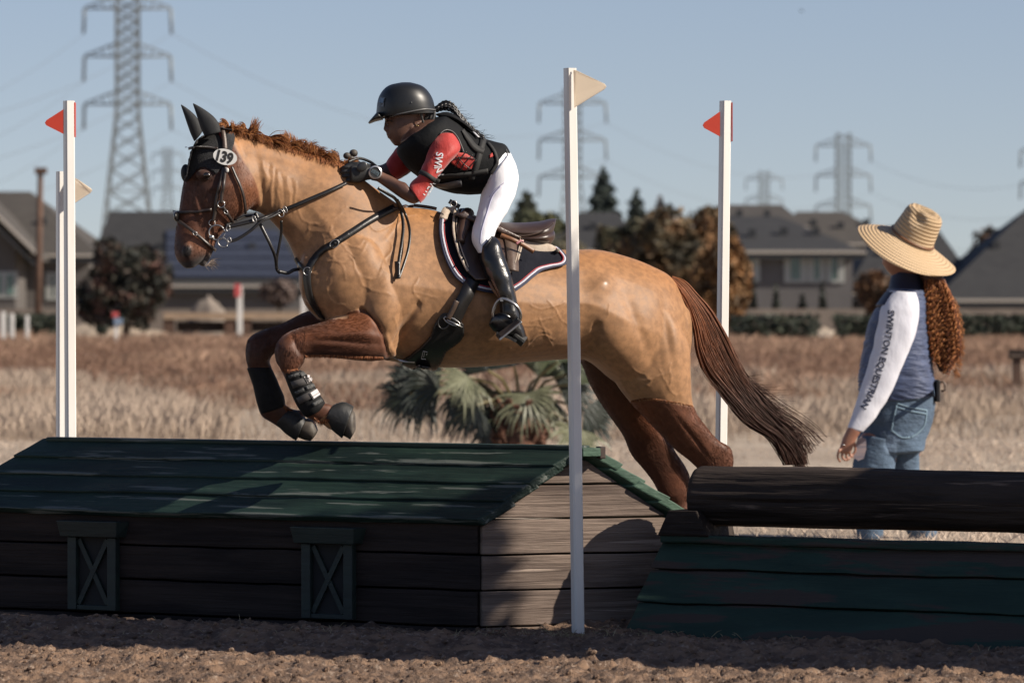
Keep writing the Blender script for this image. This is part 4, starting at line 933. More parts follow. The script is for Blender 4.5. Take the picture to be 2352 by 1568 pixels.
def shell(name, poly, off, m, parent, step=4.0, th=.004, edge=None, smooth_it=2, both=False):
    """cloth or leather patch laid on the horse inside a picture-space outline, wrapped on the surface"""
    xs0 = [p[0] for p in poly]; ys0 = [p[1] for p in poly]; mb = MB(); nodes = {}; cells = []
    X = np.arange(min(xs0)-step, max(xs0)+step*2, step); Y = np.arange(min(ys0)-step, max(ys0)+step*2, step)
    gx, gy = np.meshgrid(X+step/2, Y+step/2, indexing='ij'); ins = inpoly(gx.ravel(), gy.ravel(), poly).reshape(gx.shape)
    ed = poly+[poly[0]]
    def node(i, j):
        if (i,j) in nodes: return nodes[(i,j)]
        x, y = X[i], Y[j]
        # snap outer nodes to the outline
        nb = [ins[a][b] for a in (i-1,i) for b in (j-1,j) if 0 <= a < ins.shape[0] and 0 <= b < ins.shape[1]]
        if not all(nb) or len(nb) < 4:
            best = None
            for (x0,y0),(x1,y1) in zip(ed[:-1], ed[1:]):
                dx, dy = x1-x0, y1-y0; t = min(max(((x-x0)*dx+(y-y0)*dy)/(dx*dx+dy*dy+1e-9),0),1); qx, qy = x0+t*dx, y0+t*dy; D = math.hypot(x-qx, y-qy)
                if best is None or D < best[0]: best = (D, qx, qy)
            if best[0] < step*1.6: x, y = best[1], best[2]
        q, n = surf(bvh, x, y, 0, dflt=dh(x)-.2); q = V((q.x, q.y, q.z)); o = off(x, y) if callable(off) else off
        nodes[(i,j)] = len(mb.v); mb.v.append(tuple(q+n*o)); return nodes[(i,j)]
    for i in range(ins.shape[0]):
        for j in range(ins.shape[1]):
            if ins[i][j] and i+1 < len(X) and j+1 < len(Y): mb.f.append((node(i,j), node(i+1,j), node(i+1,j+1), node(i,j+1)))
    me = mb.mesh(name); fixn(me)
    o = link(name, me, m, parent)
    if smooth_it: q = o.modifiers.new("s", 'SMOOTH'); q.iterations = smooth_it; q.factor = .4
    q = o.modifiers.new("t", 'SOLIDIFY'); q.thickness = th; q.offset = 0
    return o
bon = shell("bonnet", [(444,322),(466,306),(500,290),(532,296),(540,306),(537,330),(531,352),(522,372),(510,388),(495,402),(484,392),(468,384),(452,392),(440,408),(428,420),(422,412),(428,380),(436,345)], .004, M_crochet, horse, step=4)
mb = MB(); mb.ell(P(427,398,dh(430)+.03), (.020,0,.012), (0,.03,0), (-.008,0,.036), 16, 10); link("eye_cup", mb, M_bonnet, bon)
mb = MB(); surf_strap(mb, bvh, [(500,292),(506,308),(512,322)], .010, .011, .003); link("red_trim", mb, mat("dark_red_trim", (.25,.02,.03), rough=.6), bon)
# mane
M_hair = mat("chestnut_hair", (.8,.8,.8), (1.2,1.2,1.2), rough=.62, attr=True, scale=60, spec=.2)
mb = MB(); crest = catmull([(512,290),(538,300),(586,313),(631,328),(676,343),(721,358),(760,370),(790,382)], 12)
rm_ = random.Random(5); x = 505.0; clumps = []
while x < 800:
    clumps.append((x, rm_.uniform(.6,1.35)+(.5 if rm_.random()<.12 else 0), rm_.gauss(-46,18), rm_.uniform(-2.6,2.2), rm_.uniform(-.035,.01))); x += rm_.uniform(4,8)
for (bx0, ls, an, cur, dz) in clumps:
    t = (bx0-512)/(790-512); t = min(max(t,0),1)*(len(crest)-1); lump = noise.noise(V((bx0*.03,1,0)))
    L0 = 40*ls*(1+.5*lump)*min(1, .55+(bx0-500)/110)*(1 if bx0 < 750 else .75)
    for q_ in range(64):
        f = random.random(); bx = bx0+random.uniform(-6,6); by = np.interp(bx, [512,538,586,631,676,721,760,790], [290,300,313,328,343,358,370,382])+random.uniform(0,12)
        L = L0*random.uniform(.6,1.08); a = R(an+random.gauss(0,8)); x, y = bx, by; pts = []; d0 = dh(bx)+random.uniform(-.02,.02)
        for s_ in range(9):
            k_ = s_/8; pts.append(P(x+(bx0-bx)*.85*k_, y, d0+dz*k_)); a += cur*.24*(k_+.3)+.12*math.sin(s_*1.7+bx0); x += math.cos(a)*L/8; y += math.sin(a)*L/8
        q = random.uniform(.6,1.25); cc = random.choice(((.36,.14,.045),(.26,.09,.032),(.15,.05,.02),(.46,.20,.07)))
        mb.strand(pts, [.0014,.0014,.0014,.0013,.0012,.0011,.0009,.0006,.0002], V((0,-1,0)), [z*q for z in cc])
for i in range(900):   # short roots lying down the near side
    t = random.random()*(len(crest)-1); k = min(int(t), len(crest)-2); bx, by = crest[k]; x, y = bx+random.uniform(-3,3), by-4; a = R(60+random.gauss(0,22)); L = random.uniform(8,24); pts = []
    for s_ in range(5):
        q, n = surf(bvh, x, max(y, by+1.5), .004+.004*math.sin(s_*.8)); pts.append(q); x += math.cos(a)*L/4; y += math.sin(a)*L/4; a += random.uniform(-.2,.25)
    cc = random.choice(((.24,.09,.03),(.17,.06,.025),(.33,.13,.05))); mb.strand(pts, [.002,.002,.0018,.0012,.0004], V((0,-1,0)), cc)
link("mane", mb, M_hair, horse)
# tail
mb = MB()
LE = catmull([(1540,640),(1562,676),(1580,712),(1592,760),(1598,806),(1618,856),(1644,890),(1676,930),(1715,974),(1761,1003),(1782,1029),(1803,1068)], 8)
RE = catmull([(1545,634),(1575,645),(1602,674),(1635,712),(1665,765),(1692,820),(1716,868),(1740,905),(1780,952),(1816,991),(1841,1029),(1852,1066)], 8)
n = len(LE)
for i in range(4200):
    u = random.gauss(0,.42); u = max(-1,min(1,u)); u0 = u*.9; end = 1 if random.random() < .5 else random.uniform(.45,1); sid = random.uniform(-1,1)
    wild = random.random() < .11; pts = []; m = 26; ph = random.uniform(0,6.28); am = random.uniform(.02,.2)
    for s_ in range(m):
        t = s_/(m-1)*end; k = t*(n-1); i0 = min(int(k), n-2); f = k-i0; l = [LE[i0][j]*(1-f)+LE[i0+1][j]*f for j in (0,1)]; r = [RE[i0][j]*(1-f)+RE[i0+1][j]*f for j in (0,1)]
        uu = u0+am*math.sin(t*9+ph)*t*2; w_ = (uu+1)/2; x = l[0]*(1-w_)+r[0]*w_; y = l[1]*(1-w_)+r[1]*w_
        if wild and t > .3: g = (t-.3); x += g*g*110*abs(u); y -= g*g*130*max(u,-.1)
        pts.append(P(x, y, dh(1545)+sid*.045*min(1,.25+t*2)-.02+t*.12))
    f = random.random(); top_ = V((.25,.082,.028)); bot_ = V((.060,.025,.016)); q = random.uniform(.6,1.3)
    cs = []
    o = len(mb.v); mb.strand(pts, [.0014*(1-.6*(s_/(m-1))**3)+.0002 for s_ in range(m)], V((0,-1,0)), (0,0,0))
    for s_ in range(m):
        t = min(1, s_/(m-1)*end*1.6); cc = top_.lerp(bot_, t)*q; 
        for z in range(3): mb.c[o+3*s_+z] = tuple(cc)
for i in range(120):   # loose flying hairs on the trailing edge
    k = random.randint(48, n-14); x, y = RE[k]; a = R(random.uniform(5,45)); L = random.uniform(30,105); pts = []; cur = random.uniform(-.5,.15); q0 = dh(1545)+.04
    x -= 14; y -= 6
    for s_ in range(9):
        pts.append(P(x, y, q0)); x += math.cos(a)*L/8; y += math.sin(a)*L/8; a += cur*.14+random.uniform(-.05,.05)
    mb.strand(pts, [.0014*(1-.8*s_/8) for s_ in range(9)], V((0,-1,0)), (.06,.025,.018))
link("tail", mb, M_hair, horse)
# hair fringes on elbow, knee and fetlock
mb = MB()
def fringe(path, n, L, ang, off, cols, jit=14):
    q = catmull(path, 6)
    for i in range(n):
        k = random.random()*(len(q)-1); i0 = min(int(k), len(q)-2); x, y = q[i0]*(1-k+i0)+q[i0+1]*(k-i0); a = R(ang+random.gauss(0,jit)); l = L*random.uniform(.5,1.2)
        hit, nn = surf(bvh, x, y-1, .001, dflt=dh(x)-off); s0 = hit; d = V((math.cos(a), -.15*random.random(), -math.sin(a)))*l/F*19
        mb.strand([s0, s0+d*.5, s0+d+V((0,0,-.002))], [.0012,.001,.0002], V((0,-1,0)), random.choice(cols))
RC = ((.22,.08,.03),(.14,.045,.02),(.30,.12,.05))
fringe([(700,816),(743,815),(808,817),(880,820)], 420, 7, 95, .16, RC); fringe([(720,958),(738,968),(755,950),(762,934)], 200, 12, 60, .16, RC, 30); fringe([(650,935),(668,945)], 80, 10, 20, -.14, RC, 30)
fringe([(650,846),(668,850),(682,846)], 200, 8, 60, .16, RC, 25); fringe([(1451,920),(1500,915),(1591,932)], 260, 5, 80, .1, RC, 30)
fringe([(470,612),(480,604),(484,596)], 40, 22, 25, 0, ((.3,.24,.2),(.2,.16,.14)), 18)
link("feathering", mb, M_hair, horse)
# long unclipped coat on legs and head: short lying hairs
mb = MB(); ok = np.where(((on_leg | hl | (head > .9)) & (no[:,1] < .25)))[0]; R2 = random.Random(3)
bootp = [(545,846),(690,846),(760,930),(830,920),(830,1020),(560,1020)]
inb = inpoly(px, py, bootp)
for i in range(30000):
    k = int(ok[R2.randrange(len(ok))])
    if inb[k]: continue
    x, y = px[k], py[k]; isfar = co[k,1] > 19.30+(x-1000)/522.7*TAN+.03
    if head[k] > .9:
        if y > 585 or (y < 400 and x < 530 and inpoly(np.array([x]), np.array([y]), [(444,322),(500,290),(540,306),(522,372),(495,402),(440,408),(415,420)])[0]): continue
        f = (-.25,1.0); L = .010; base_ = (.13,.048,.023) if R2.random() < .5 else (.07,.027,.015)
        if x < 500 and R2.random() < .6: base_ = (.05,.02,.013)
    elif on_leg[k]:
        if isfar: f = (-1,.25) if x > 622 and y < 800 else (.15,1)
        else: f = (-1,.12+.3*noise.noise(V((x*.02,y*.03,1)))) if x > 705 else (.05,1)
        L = .016; base_ = (.19,.07,.029) if R2.random() < .5 else (.135,.048,.021)
    else:
        f = (.5,1); L = .013; base_ = (.19,.068,.027) if R2.random() < .5 else (.135,.048,.02)
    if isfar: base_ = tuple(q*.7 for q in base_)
    d = V((f[0], 0, -f[1])); d += V((R2.gauss(0,.13), R2.gauss(0,.1), R2.gauss(0,.13))); n_v = V(no[k]); d = (d-n_v*d.dot(n_v)).normalized(); p = V(co[k]); L *= R2.uniform(.6,1.3); q = R2.uniform(.9,1.3); base_ = tuple(c[k])
    mb.strand([p-n_v*.001, p+d*L*.5+n_v*.0008, p+d*L+n_v*.0003], [.0007,.0006,.0002], n_v, [z*q for z in base_])
link("long_coat", mb, M_hair, horse)
# leg boots and overreach boots (worn, so parts of the horse)
M_bootb = mat("black_neoprene", (.007,.0075,.008), (.012,.012,.013), rough=.7, scale=30, bump=.001, bscale=200, spec=.2)
M_mesh = mat("grey_mesh", (.035,.036,.036), (.12,.12,.115), rough=.7, scale=190, detail=0, ramp=(.5,.56), bump=.002, bscale=190)
M_strapg = mat("grey_strap", (.085,.075,.07), (.065,.06,.058), rough=.75, scale=30)
def rows_loft(name, rows, off, m, grow, cap=.12, parent=None, N=24):
    b = MB(); out = []
    for a1,b1,c1,d1,w,p_ in rows:
        cx_, cy_ = (a1+c1)/2, (b1+d1)/2; out.append(hs(cx_+(a1-cx_)*grow, cy_+(b1-cy_)*grow, cx_+(c1-cx_)*grow, cy_+(d1-cy_)*grow, w*grow, off, px=p_))
    b.loft(out, N=N, sub=5, cap=cap); return link(name, b, m, parent or horse)
tbn = rows_loft("tendon_boot", [(652,858,690,850,.044,735),(657,872,702,858,.045,735),(668,900,717,879,.046,740),(682,930,732,903,.048,745),(697,952,746,926,.046,750),(705,958,744,938,.04,752)], .16, M_bootb, 1.03)
tbf = rows_loft("tendon_boot", [(568,846,622,844,.046,675),(576,868,632,864,.045,675),(583,890,642,888,.045,675),(591,925,652,912,.047,680),(600,950,654,932,.045,690)], -.14, M_bootb, 1.04)
def bell(rows, off): 
    o = rows_loft("bell_boot", rows, off, M_bell, 1.03, cap=.03); return o
M_bell = mat("rubber_bell_boot", (.010,.0105,.011), (.022,.022,.021), rough=.55, scale=14, bump=.004, bscale=22)
bn_ = bell([(746,968,764,931,.042,765),(757,980,776,926,.047,768),(768,991,792,924,.054,775),(786,1005,812,934,.062,785)], .16)
bf_ = bell([(634,973,664,940,.043,700),(644,983,676,941,.047,703),(658,996,690,946,.053,708),(680,1011,704,964,.060,712)], -.14)
M_hoof = mat("dark_hoof", (.05,.04,.032), (.09,.075,.06), rough=.6, scale=10, st=(1,1,5))
rows_loft("hoof", [(780,996,804,940,.050,788),(796,1004,815,948,.056,790),(804,1009,817,985,.054,795)], .16, M_hoof, 1.0, cap=.1)
rows_loft("hoof", [(684,1004,706,960,.050,714),(700,1010,722,966,.054,716),(712,1012,730,986,.050,720)], -.14, M_hoof, 1.0, cap=.2)
bvb = BVHTree.FromPolygons([v.co+parent_world(horse) for v in tbn.data.vertices], [tuple(p.vertices) for p in tbn.data.polygons])
def band(p0, p1, w, name, m, parent, off=.003, world_b=bvb, t=.003):
    b = MB(); n = 7; ps = []; ns = []
    for i in range(n):
        x = p0[0]+(p1[0]-p0[0])*i/(n-1); y = p0[1]+(p1[1]-p0[1])*i/(n-1); o = V((0,0,CH)); d = (P(x,y,10)-o).normalized(); h_ = world_b.ray_cast(o, d)
        if h_[0] is None: continue
        ps.append(h_[0]+h_[1]*off); ns.append(h_[1])
    strap(b, ps, ns, w, t); return link(name, b, m, parent)
band((671,884),(717,870),.030,"strap",M_strapg,tbn); band((685,921),(733,896),.030,"strap",M_strapg,tbn)
band((664,866),(690,858),.014,"mesh_panel",M_mesh,tbn,.002); band((690,862),(706,852),.020,"mesh_panel",M_mesh,tbn,.004); band((679,903),(698,894),.014,"mesh_panel",M_mesh,tbn,.002); band((703,892),(724,882),.016,"mesh_panel",M_mesh,tbn,.002); band((718,930),(742,916),.016,"mesh_panel",M_mesh,tbn,.003)
M_patch = mat("white_patch", (.62,.58,.58), rough=.7); M_patchd = mat("dark_patch", (.05,.05,.05), rough=.7)
def patch(p, sz, ang, name, m, parent, off, wb=bvb):
    b = MB(); c_, s_ = math.cos(R(ang)), math.sin(R(ang)); q = []
    for u, v_ in ((-1,-1),(1,-1),(1,1),(-1,1)):
        x = p[0]+(u*sz[0]*c_-v_*sz[1]*s_); y = p[1]+(u*sz[0]*s_+v_*sz[1]*c_); o = V((0,0,CH)); d = (P(x,y,10)-o).normalized(); h_ = wb.ray_cast(o, d)
        q.append(h_[0]+h_[1]*off if h_[0] else P(x,y,19.0))
    b.add(q, [(0,1,2,3)]); return link(name, b, m, parent, smooth=False)
patch((707,870),(7.5,8.5),-30,"logo_patch",M_patch,tbn,.0080); patch((707,870),(6,7),-30,"logo_patch",M_patchd,tbn,.0092)
patch((705,866.5),(2.2,2.4),15,"logo_mark",M_patch,tbn,.0104); patch((708.5,872),(3.8,.7),-30,"logo_mark",M_patch,tbn,.0104); patch((710,875),(3.8,.6),-30,"logo_mark",M_patch,tbn,.0104)
patch((721,906),(8.5,8.5),-32,"logo_patch",M_patchd,tbn,.0080); patch((722,905),(7.3,7.6),-32,"logo_patch",M_patch,tbn,.0092); patch((723,907),(6.5,.5),-32,"logo_mark",M_patchd,tbn,.0104)
# ================================================================== SADDLERY
M_brownl = mat("brown_saddle_leather", (.075,.042,.030), (.045,.025,.019), rough=.36, scale=7, bump=.0008, bscale=140, spec=.55, rvar=.08)
M_brownm = mat("worn_brown_leather", (.13,.085,.062), (.075,.048,.036), rough=.45, scale=12, bump=.001, bscale=120)
M_tanl = mat("tan_leather", (.24,.105,.045), (.17,.07,.03), rough=.45, scale=20)
M_blackl = mat("black_leather", (.010,.009,.009), (.018,.016,.015), rough=.38, scale=20, bump=.0006, bscale=150, spec=.5)
M_metal = mat("steel_fittings", (.5,.49,.48), rough=.38, metal=1)
M_navy = mat("navy_quilt", (.007,.008,.014), (.012,.013,.02), rough=.85, spec=.15, scale=10, bump=.010, bscale=11, bst=(1,.3,1))
M_cream = mat("cream_cloth", (.42,.34,.27), (.50,.42,.34), rough=.9, scale=40, bump=.002, bscale=160)
M_cord = mat("white_cord", (.62,.62,.68), (.5,.5,.58), rough=.7, scale=150, st=(1,1,1), bump=.002, bscale=160)
M_redc = mat("red_cord", (.35,.03,.04), rough=.7); M_navyc = mat("navy_cord", (.02,.025,.06), rough=.7)
so = lambda x, y: dh(x)-surf(bvh, x, y, 0)[0].y
ps_ = empty("saddle_pad", P(1150,600,dh(1150)), "dark navy quilted saddle pad edged with white and red cord, under the saddle", "saddle pad")
PAD = [(1010,500),(1022,494),(1060,500),(1100,518),(1150,540),(1200,556),(1250,568),(1277,578),(1288,588),(1298,600),(1298,611),(1286,616),(1262,620),(1240,626),(1222,638),(1205,652),(1182,668),(1160,676),(1130,675),(1099,669),(1071,659),(1056,649),(1043,637),(1030,615),(1020,592),(1012,562),(1008,532)]
shell("quilted_pad", PAD, .013, M_navy, ps_, step=4, th=.012)
edge = [(1010,498),(1008,532),(1012,562),(1020,592),(1030,615),(1043,637),(1056,649),(1071,659),(1099,669),(1130,675),(1160,676),(1182,668),(1205,652),(1222,638),(1240,626),(1262,620),(1286,616),(1297,610),(1298,601),(1288,588),(1277,578)]
def inset(pts, k, c=(1140,575)): return [(x+(c[0]-x)/math.hypot(c[0]-x,c[1]-y)*k, y+(c[1]-y)/math.hypot(c[0]-x,c[1]-y)*k) for x,y in pts]
for nm, k, w_, m_, of in (("navy_binding",0,.011,M_navyc,.020),("white_cord",5,.0085,M_cord,.0225),("red_cord",9,.004,M_redc,.0235)):
    mb = MB(); surf_strap(mb, bvh, inset(edge,k), w_, of, .006, sub=5); link(nm, mb, m_, ps_)
sd_e = empty("saddle", P(1150,540,dh(1150)), "brown leather jumping saddle with a cream half pad, on the horse's back", "saddle")
for sg in (1,-1):
    mb = MB(); rows = []
    for x_, yt, yb_ in ((1186,549,574),(1200,551,585),(1220,554,593),(1245,557,598),(1265,561,596),(1277,567,588)):
        rows.append(hs(x_,yt,x_+1,yb_,.022,sg*(so(x_,(yt+yb_)/2)+.022),n=2.6))
    mb.loft(rows, N=24, cap=.5); hp = link("half_pad", mb, M_cream, sd_e)
    mb = MB(); q = catmull([(1186,574),(1200,586),(1220,594),(1245,599),(1266,597),(1279,586),(1281,574)], 6); mb.tube([P(a_[0],a_[1],dh(a_[0])-sg*(so(a_[0],a_[1]-4)+.014)) for a_ in q], .009, 8); link("fleece_edge", mb, mat("grey_fleece", (.30,.27,.22), (.2,.18,.15), rough=.95, scale=80, bump=.004, bscale=120), hp)
mb = MB(); surf_strap(mb, bvh, [(1014,512),(1018,498),(1030,487),(1048,484)], .034, .022, .016); link("front_pad", mb, M_cream, sd_e)
FL = [(1034,503),(1048,492),(1066,484),(1100,505),(1150,520),(1194,543),(1194,566),(1187,595),(1177,626),(1163,642),(1120,652),(1088,652),(1068,634),(1052,604),(1041,572),(1034,540)]
fl = shell("flap", FL, .036, M_brownl, sd_e, step=4, th=.008)
mb = MB(); surf_strap(mb, bvh, [(1036,503),(1035,540),(1042,572),(1053,604),(1069,634)], .010, .044, .006); link("piping", mb, M_cream, fl)
mb = MB(); surf_strap(mb, bvh, [(1043,500),(1041,535),(1047,566),(1057,596),(1070,626)], .004, .046, .006); link("piping", mb, M_cream, fl)
mb = MB(); surf_strap(mb, bvh, [(1193,545),(1193,566),(1186,595),(1176,626)], .008, .044, .006); link("piping", mb, M_cream, fl)
mb = MB(); surf_strap(mb, bvh, [(1186,560),(1184,585),(1174,620)], .004, .046, .006); link("piping", mb, M_cream, fl)
mb = MB(); q = catmull([(1070,488),(1066,505),(1060,525),(1054,550),(1052,572)], 5); mb.tube([surf(bvh,a[0],a[1],.048)[0] for a in q], [.012+.017*math.sin(min(1,.15+i/len(q))*2.8) for i in range(len(q))], 14, flat=1); link("knee_roll", mb, M_brownl, sd_e)
mb = MB(); q = catmull([(1150,560),(1165,585),(1170,610),(1172,640)], 4); surf_strap(mb, bvh, [(1135,530),(1158,560),(1168,600),(1170,635)], .05, .046, .004); link("sweat_flap", mb, M_brownm, sd_e)
mb = MB(); mb.loft([hs(1046,484,1052,520,.05), hs(1064,478,1070,525,.085,egg=.3), hs(1090,494,1095,540,.10,egg=.3), hs(1125,508,1128,548,.12,egg=.3), hs(1165,511,1168,552,.145,egg=.2), hs(1205,511,1208,558,.165,egg=.15), hs(1240,508,1240,562,.175,egg=.1), hs(1262,503,1258,560,.165,egg=.1), hs(1277,502,1266,545,.12)], N=32, cap=.15)
seat = link("seat", mb, M_brownl, sd_e)
mb = MB(); mb.loft([hs(1190,542,1192,556,.15), hs(1225,536,1226,563,.185), hs(1255,528,1256,566,.185), hs(1270,530,1268,556,.15)], N=30, cap=.5); link("panel", mb, M_brownl, sd_e)
mb = MB(); free = [(1130,528),(1160,532),(1192,541),(1225,538),(1255,526),(1272,512)]; free_strap(mb, [(x,y,dh(x)-(.155+(x-1130)*.0003)) for x,y in free], .004, .006); link("seam", mb, M_brownm, seat)
mb = MB(); free_strap(mb, [(x,y,dh(x)-o_) for x,y,o_ in ((1150,540,.24),(1175,550,.26),(1200,562,.265),(1226,578,.27))], .020, .004); sl = link("stirrup_leather_strap", mb, M_tanl, sd_e)
mb = MB(); free_strap(mb, [(x,y,dh(x)-o_) for x,y,o_ in ((1186,560,.275),(1196,553,.275),(1202,556,.275))], .009, .004); link("keeper", mb, mat("pink_beads", (.6,.35,.36), (.35,.06,.08), rough=.5, scale=260), sl)
BO = .375
mb = MB(); free_strap(mb, [(1124,645,dh(1124)-BO+.02),(1134,665,dh(1134)-BO),(1148,684,dh(1148)-BO-.01)], .014, .004); free_strap(mb, [(1130,640,dh(1124)-BO),(1140,662,dh(1134)-BO-.01),(1151,684,dh(1148)-BO-.015)], .010, .004); link("stirrup_leather", mb, M_tanl, sd_e)
ds = dh(1160)-BO
si = empty("stirrup", P(1165,730,ds), "polished steel stirrup iron hanging by the rider's near boot", "stirrup")
mb = MB(); q = catmull([(1194,738,0),(1196,722,-.03),(1188,704,-.05),(1172,692,-.05),(1154,686,-.045),(1143,692,-.04),(1135,706,-.035),(1132,722,-.03),(1136,738,-.02)], 5); mb.tube([P(a[0],a[1],ds-.02+a[2]) for a in q], [.0055+.002*math.sin(i/len(q)*3.14) for i in range(len(q))], 10, flat=1.5); link("iron", mb, M_metal, si)
mb = MB(); a_, b_ = [P(1146,778,ds-.085), P(1198,736,ds-.085), P(1190,730,ds-.03), P(1138,768,ds-.03)], None
t = V((.004,0,-.010)); mb.add(a_+[v+t for v in a_], [(0,1,2,3),(7,6,5,4),(0,1,5,4),(1,2,6,5),(2,3,7,6),(3,0,4,7)]); o = link("tread", mb, M_metal, si, smooth=False); bevel(o, .003)
mb = MB(); c4 = sum(a_, V())/4; a2 = [c4+(v-c4)*.8+V((0,-.003,.001)) for v in a_]; a3 = [v+V((.002,-.004,-.003)) for v in a2]; mb.add(a2+a3, [(0,1,2,3),(7,6,5,4),(0,1,5,4),(1,2,6,5),(2,3,7,6),(3,0,4,7)]); link("tread_pad", mb, mat("brown_rubber", (.10,.07,.055), rough=.6), si, smooth=False)
mb = MB(); mb.box(tuple(P(1149,692,ds-.075)), tuple(P(1156,684,ds-.05))); link("eye_slot", mb, M_metal, si, smooth=False)
# girth
ge = empty("girth", P(1010,760,dh(1010)), "wide black leather stud girth with metal buckles under the horse's chest", "girth")
shell("belly_guard", [(1037,716),(1050,728),(1064,742),(1066,762),(1058,776),(1040,790),(1024,800),(1014,822),(1003,838),(985,844),(955,840),(920,825),(940,812),(968,790),(988,768),(995,745),(1005,728),(1020,718)], .016, M_blackl, ge, step=4, th=.012)
mb = MB(); surf_strap(mb, bvh, [(1084,648),(1072,672),(1056,700),(1038,738)], .060, .024, .010); link("girth_strap", mb, M_blackl, ge)
mb = MB(); surf_strap(mb, bvh, [(1046,690),(1038,706),(1026,728)], .022, .034, .006); link("billet", mb, M_brownm, ge)
mb = MB(); 
RINGM = {}
def ring(mb, x, y, rx, ry, ang, d, r=.0023, n=22, full=1.0):
    c_, s_ = math.cos(R(ang)), math.sin(R(ang)); pts = []
    for i in range(n+1):
        a = 2*math.pi*i/n*full; u, v_ = rx*math.cos(a), ry*math.sin(a); pts.append(P(x+u*c_-v_*s_, y+u*s_+v_*c_, d))
    mb.tube(pts, r, 7)
dd = dh(1040)-so(1040,735)-.038
ring(mb, 1038, 738, 20, 7, 25, dd, .0032); mb.tube([P(1026,734,dd-.004),P(1062,752,dd-.004)], .0035, 8); link("buckle", mb, M_metal, ge)
mb = MB(); ring(mb, 1020, 738, 13, 18, 20, dh(1020)-so(1020,738)-.03, .004); link("keeper_ring", mb, M_blackl, ge)
mb = MB(); dd = dh(925)-so(925,818)-.012; free_strap(mb, [(898,818,dd),(915,826,dd-.01),(935,831,dd-.005)], .008, .004); mb.tube([P(905,820,dd-.01),P(920,830,dd-.012),P(952,832,dd-.012)], .003, 7); link("snap_hook", mb, M_metal, ge)
mb = MB()
for a, b in (((971,797),(967,813)),((971,797),(980,799)),((967,813),(977,814)),((974,800),(972,810)),((979,803),(978,806))):
    q = [surf(bvh, *a, .0245), surf(bvh, *b, .0245)]; strap(mb, [q[0][0], q[1][0]], [V((0,-1,0))]*2, .0028, .002)
link("maker_mark", mb, mat("pale_stamp", (.4,.39,.38), rough=.5), ge, smooth=False)
# breastplate
be = empty("breastplate", P(720,600,dh(720)), "dark leather breastplate and martingale crossing the horse's shoulder and chest", "breastplate")
def sleather(nm, path, w_, parent, of=.007, m=None, t=.005, bv=None): mb = MB(); surf_strap(mb, bv or bvh, path, w_, of, t); return link(nm, mb, m or M_blackl, parent)
sleather("shoulder_strap", [(905,478),(880,490),(846,509),(806,535),(766,561),(740,577),(718,602),(708,624)], .030, be)
sleather("overlay_strap", [(800,539),(785,549),(766,561)], .024, be, .0125)
sleather("chest_strap", [(706,620),(708,650),(714,680),(726,704),(742,728)], .036, be)
sleather("neck_yoke", [(681,592),(690,608),(706,624)], .020, be)
sleather("wither_strap", [(950,472),(970,474),(990,477),(1003,480)], .014, be, .008, M_brownm)
sleather("wither_strap", [(950,473),(925,478),(900,482)], .012, be, .008, M_brownm)
mb = MB(); ring(mb, 706, 623, 9, 9, 0, surf(bvh,706,623,.012)[0].y); link("buckle", mb, M_metal, be)
mb = MB(); ring(mb, 768, 560, 11, 8, -35, surf(bvh,768,560,.014)[0].y, .0022); link("buckle", mb, M_metal, be)
mb = MB(); ring(mb, 1042, 468, 7, 7, 0, dh(1042)-.13, .0022); link("buckle", mb, M_metal, be)
mb = MB(); surf_strap(mb, bvh, [(1032,462),(1042,468),(1056,476)], .02, .03, .006); link("dee_strap", mb, M_blackl, be)
mb = MB(); dm = lambda x: dh(x)-.05
free_strap(mb, [(586,488,dm(586)),(600,520,dm(600)-.02),(620,560,dm(620)-.03),(632,590,dm(632)-.02),(636,618,dm(640)),(644,627,dm(644))], .013, .004)
free_strap(mb, [(646,507,dm(646)-.05),(646,535,dm(646)-.03),(641,565,dm(641)-.02),(636,592,dm(636)-.01),(635,618,dm(635))], .011, .004)
free_strap(mb, [(640,623,dm(640)),(660,627,dm(660)),(675,620,dm(675)),(690,618,dm(690))], .014, .005); link("martingale_fork", mb, M_blackl, be)
mb = MB(); ring(mb, 645, 490, 6, 9, -25, dh(645)-.115, .0022); link("martingale_ring", mb, M_metal, be)
# bridle, reins, number
br = empty("bridle", P(490,430,dh(490)), "dark leather bridle with crossed noseband and ring bit on the horse's head", "bridle")
M_brid = mat("bridle_leather", (.045,.030,.024), (.028,.02,.017), rough=.4, scale=30, spec=.5)
sleather("crownpiece", [(503,288),(510,300),(514,318),(516,345)], .020, br, .013, M_brownm)
sleather("browband", [(440,344),(448,342),(465,341),(485,342),(500,344)], .011, br, .012, M_brid)
mb = MB()
for i in range(26): q, n_v = surf(bvh, 437+i*2.2, 344-3*math.sin(i/26*3), .019); mb.ell(q, (.0022,0,0), (0,.0022,0), (0,0,.0022), 6, 4)
link("brow_beads", mb, mat("crystal_beads", (.5,.5,.5), rough=.15, metal=.7), br)
sleather("cheekpiece", [(514,385),(508,410),(500,445),(494,480),(488,508)], .014, br, .010, M_brid); sleather("cheekpiece", [(517,385),(514,415),(510,440),(508,466)], .013, br, .014, M_brid)
sleather("throat_lash", [(531,384),(540,405),(551,430),(557,450),(560,470),(561,487)], .011, br, .010, M_brid)
sleather("noseband", [(410,490),(414,489),(430,488),(455,486),(485,481)], .013, br, .010, M_brid); sleather("noseband", [(510,472),(520,488),(532,508),(534,520)], .014, br, .010, M_brid)
sleather("flash_strap", [(409,505),(425,517),(448,536),(470,556),(490,573)], .013, br, .010, M_brid)
mb = MB(); mb.ell(P(404,497,dh(404)-.0), (.010,0,0), (0,.038,0), (0,0,.020), 14, 8); link("nose_pad", mb, M_blackl, br)
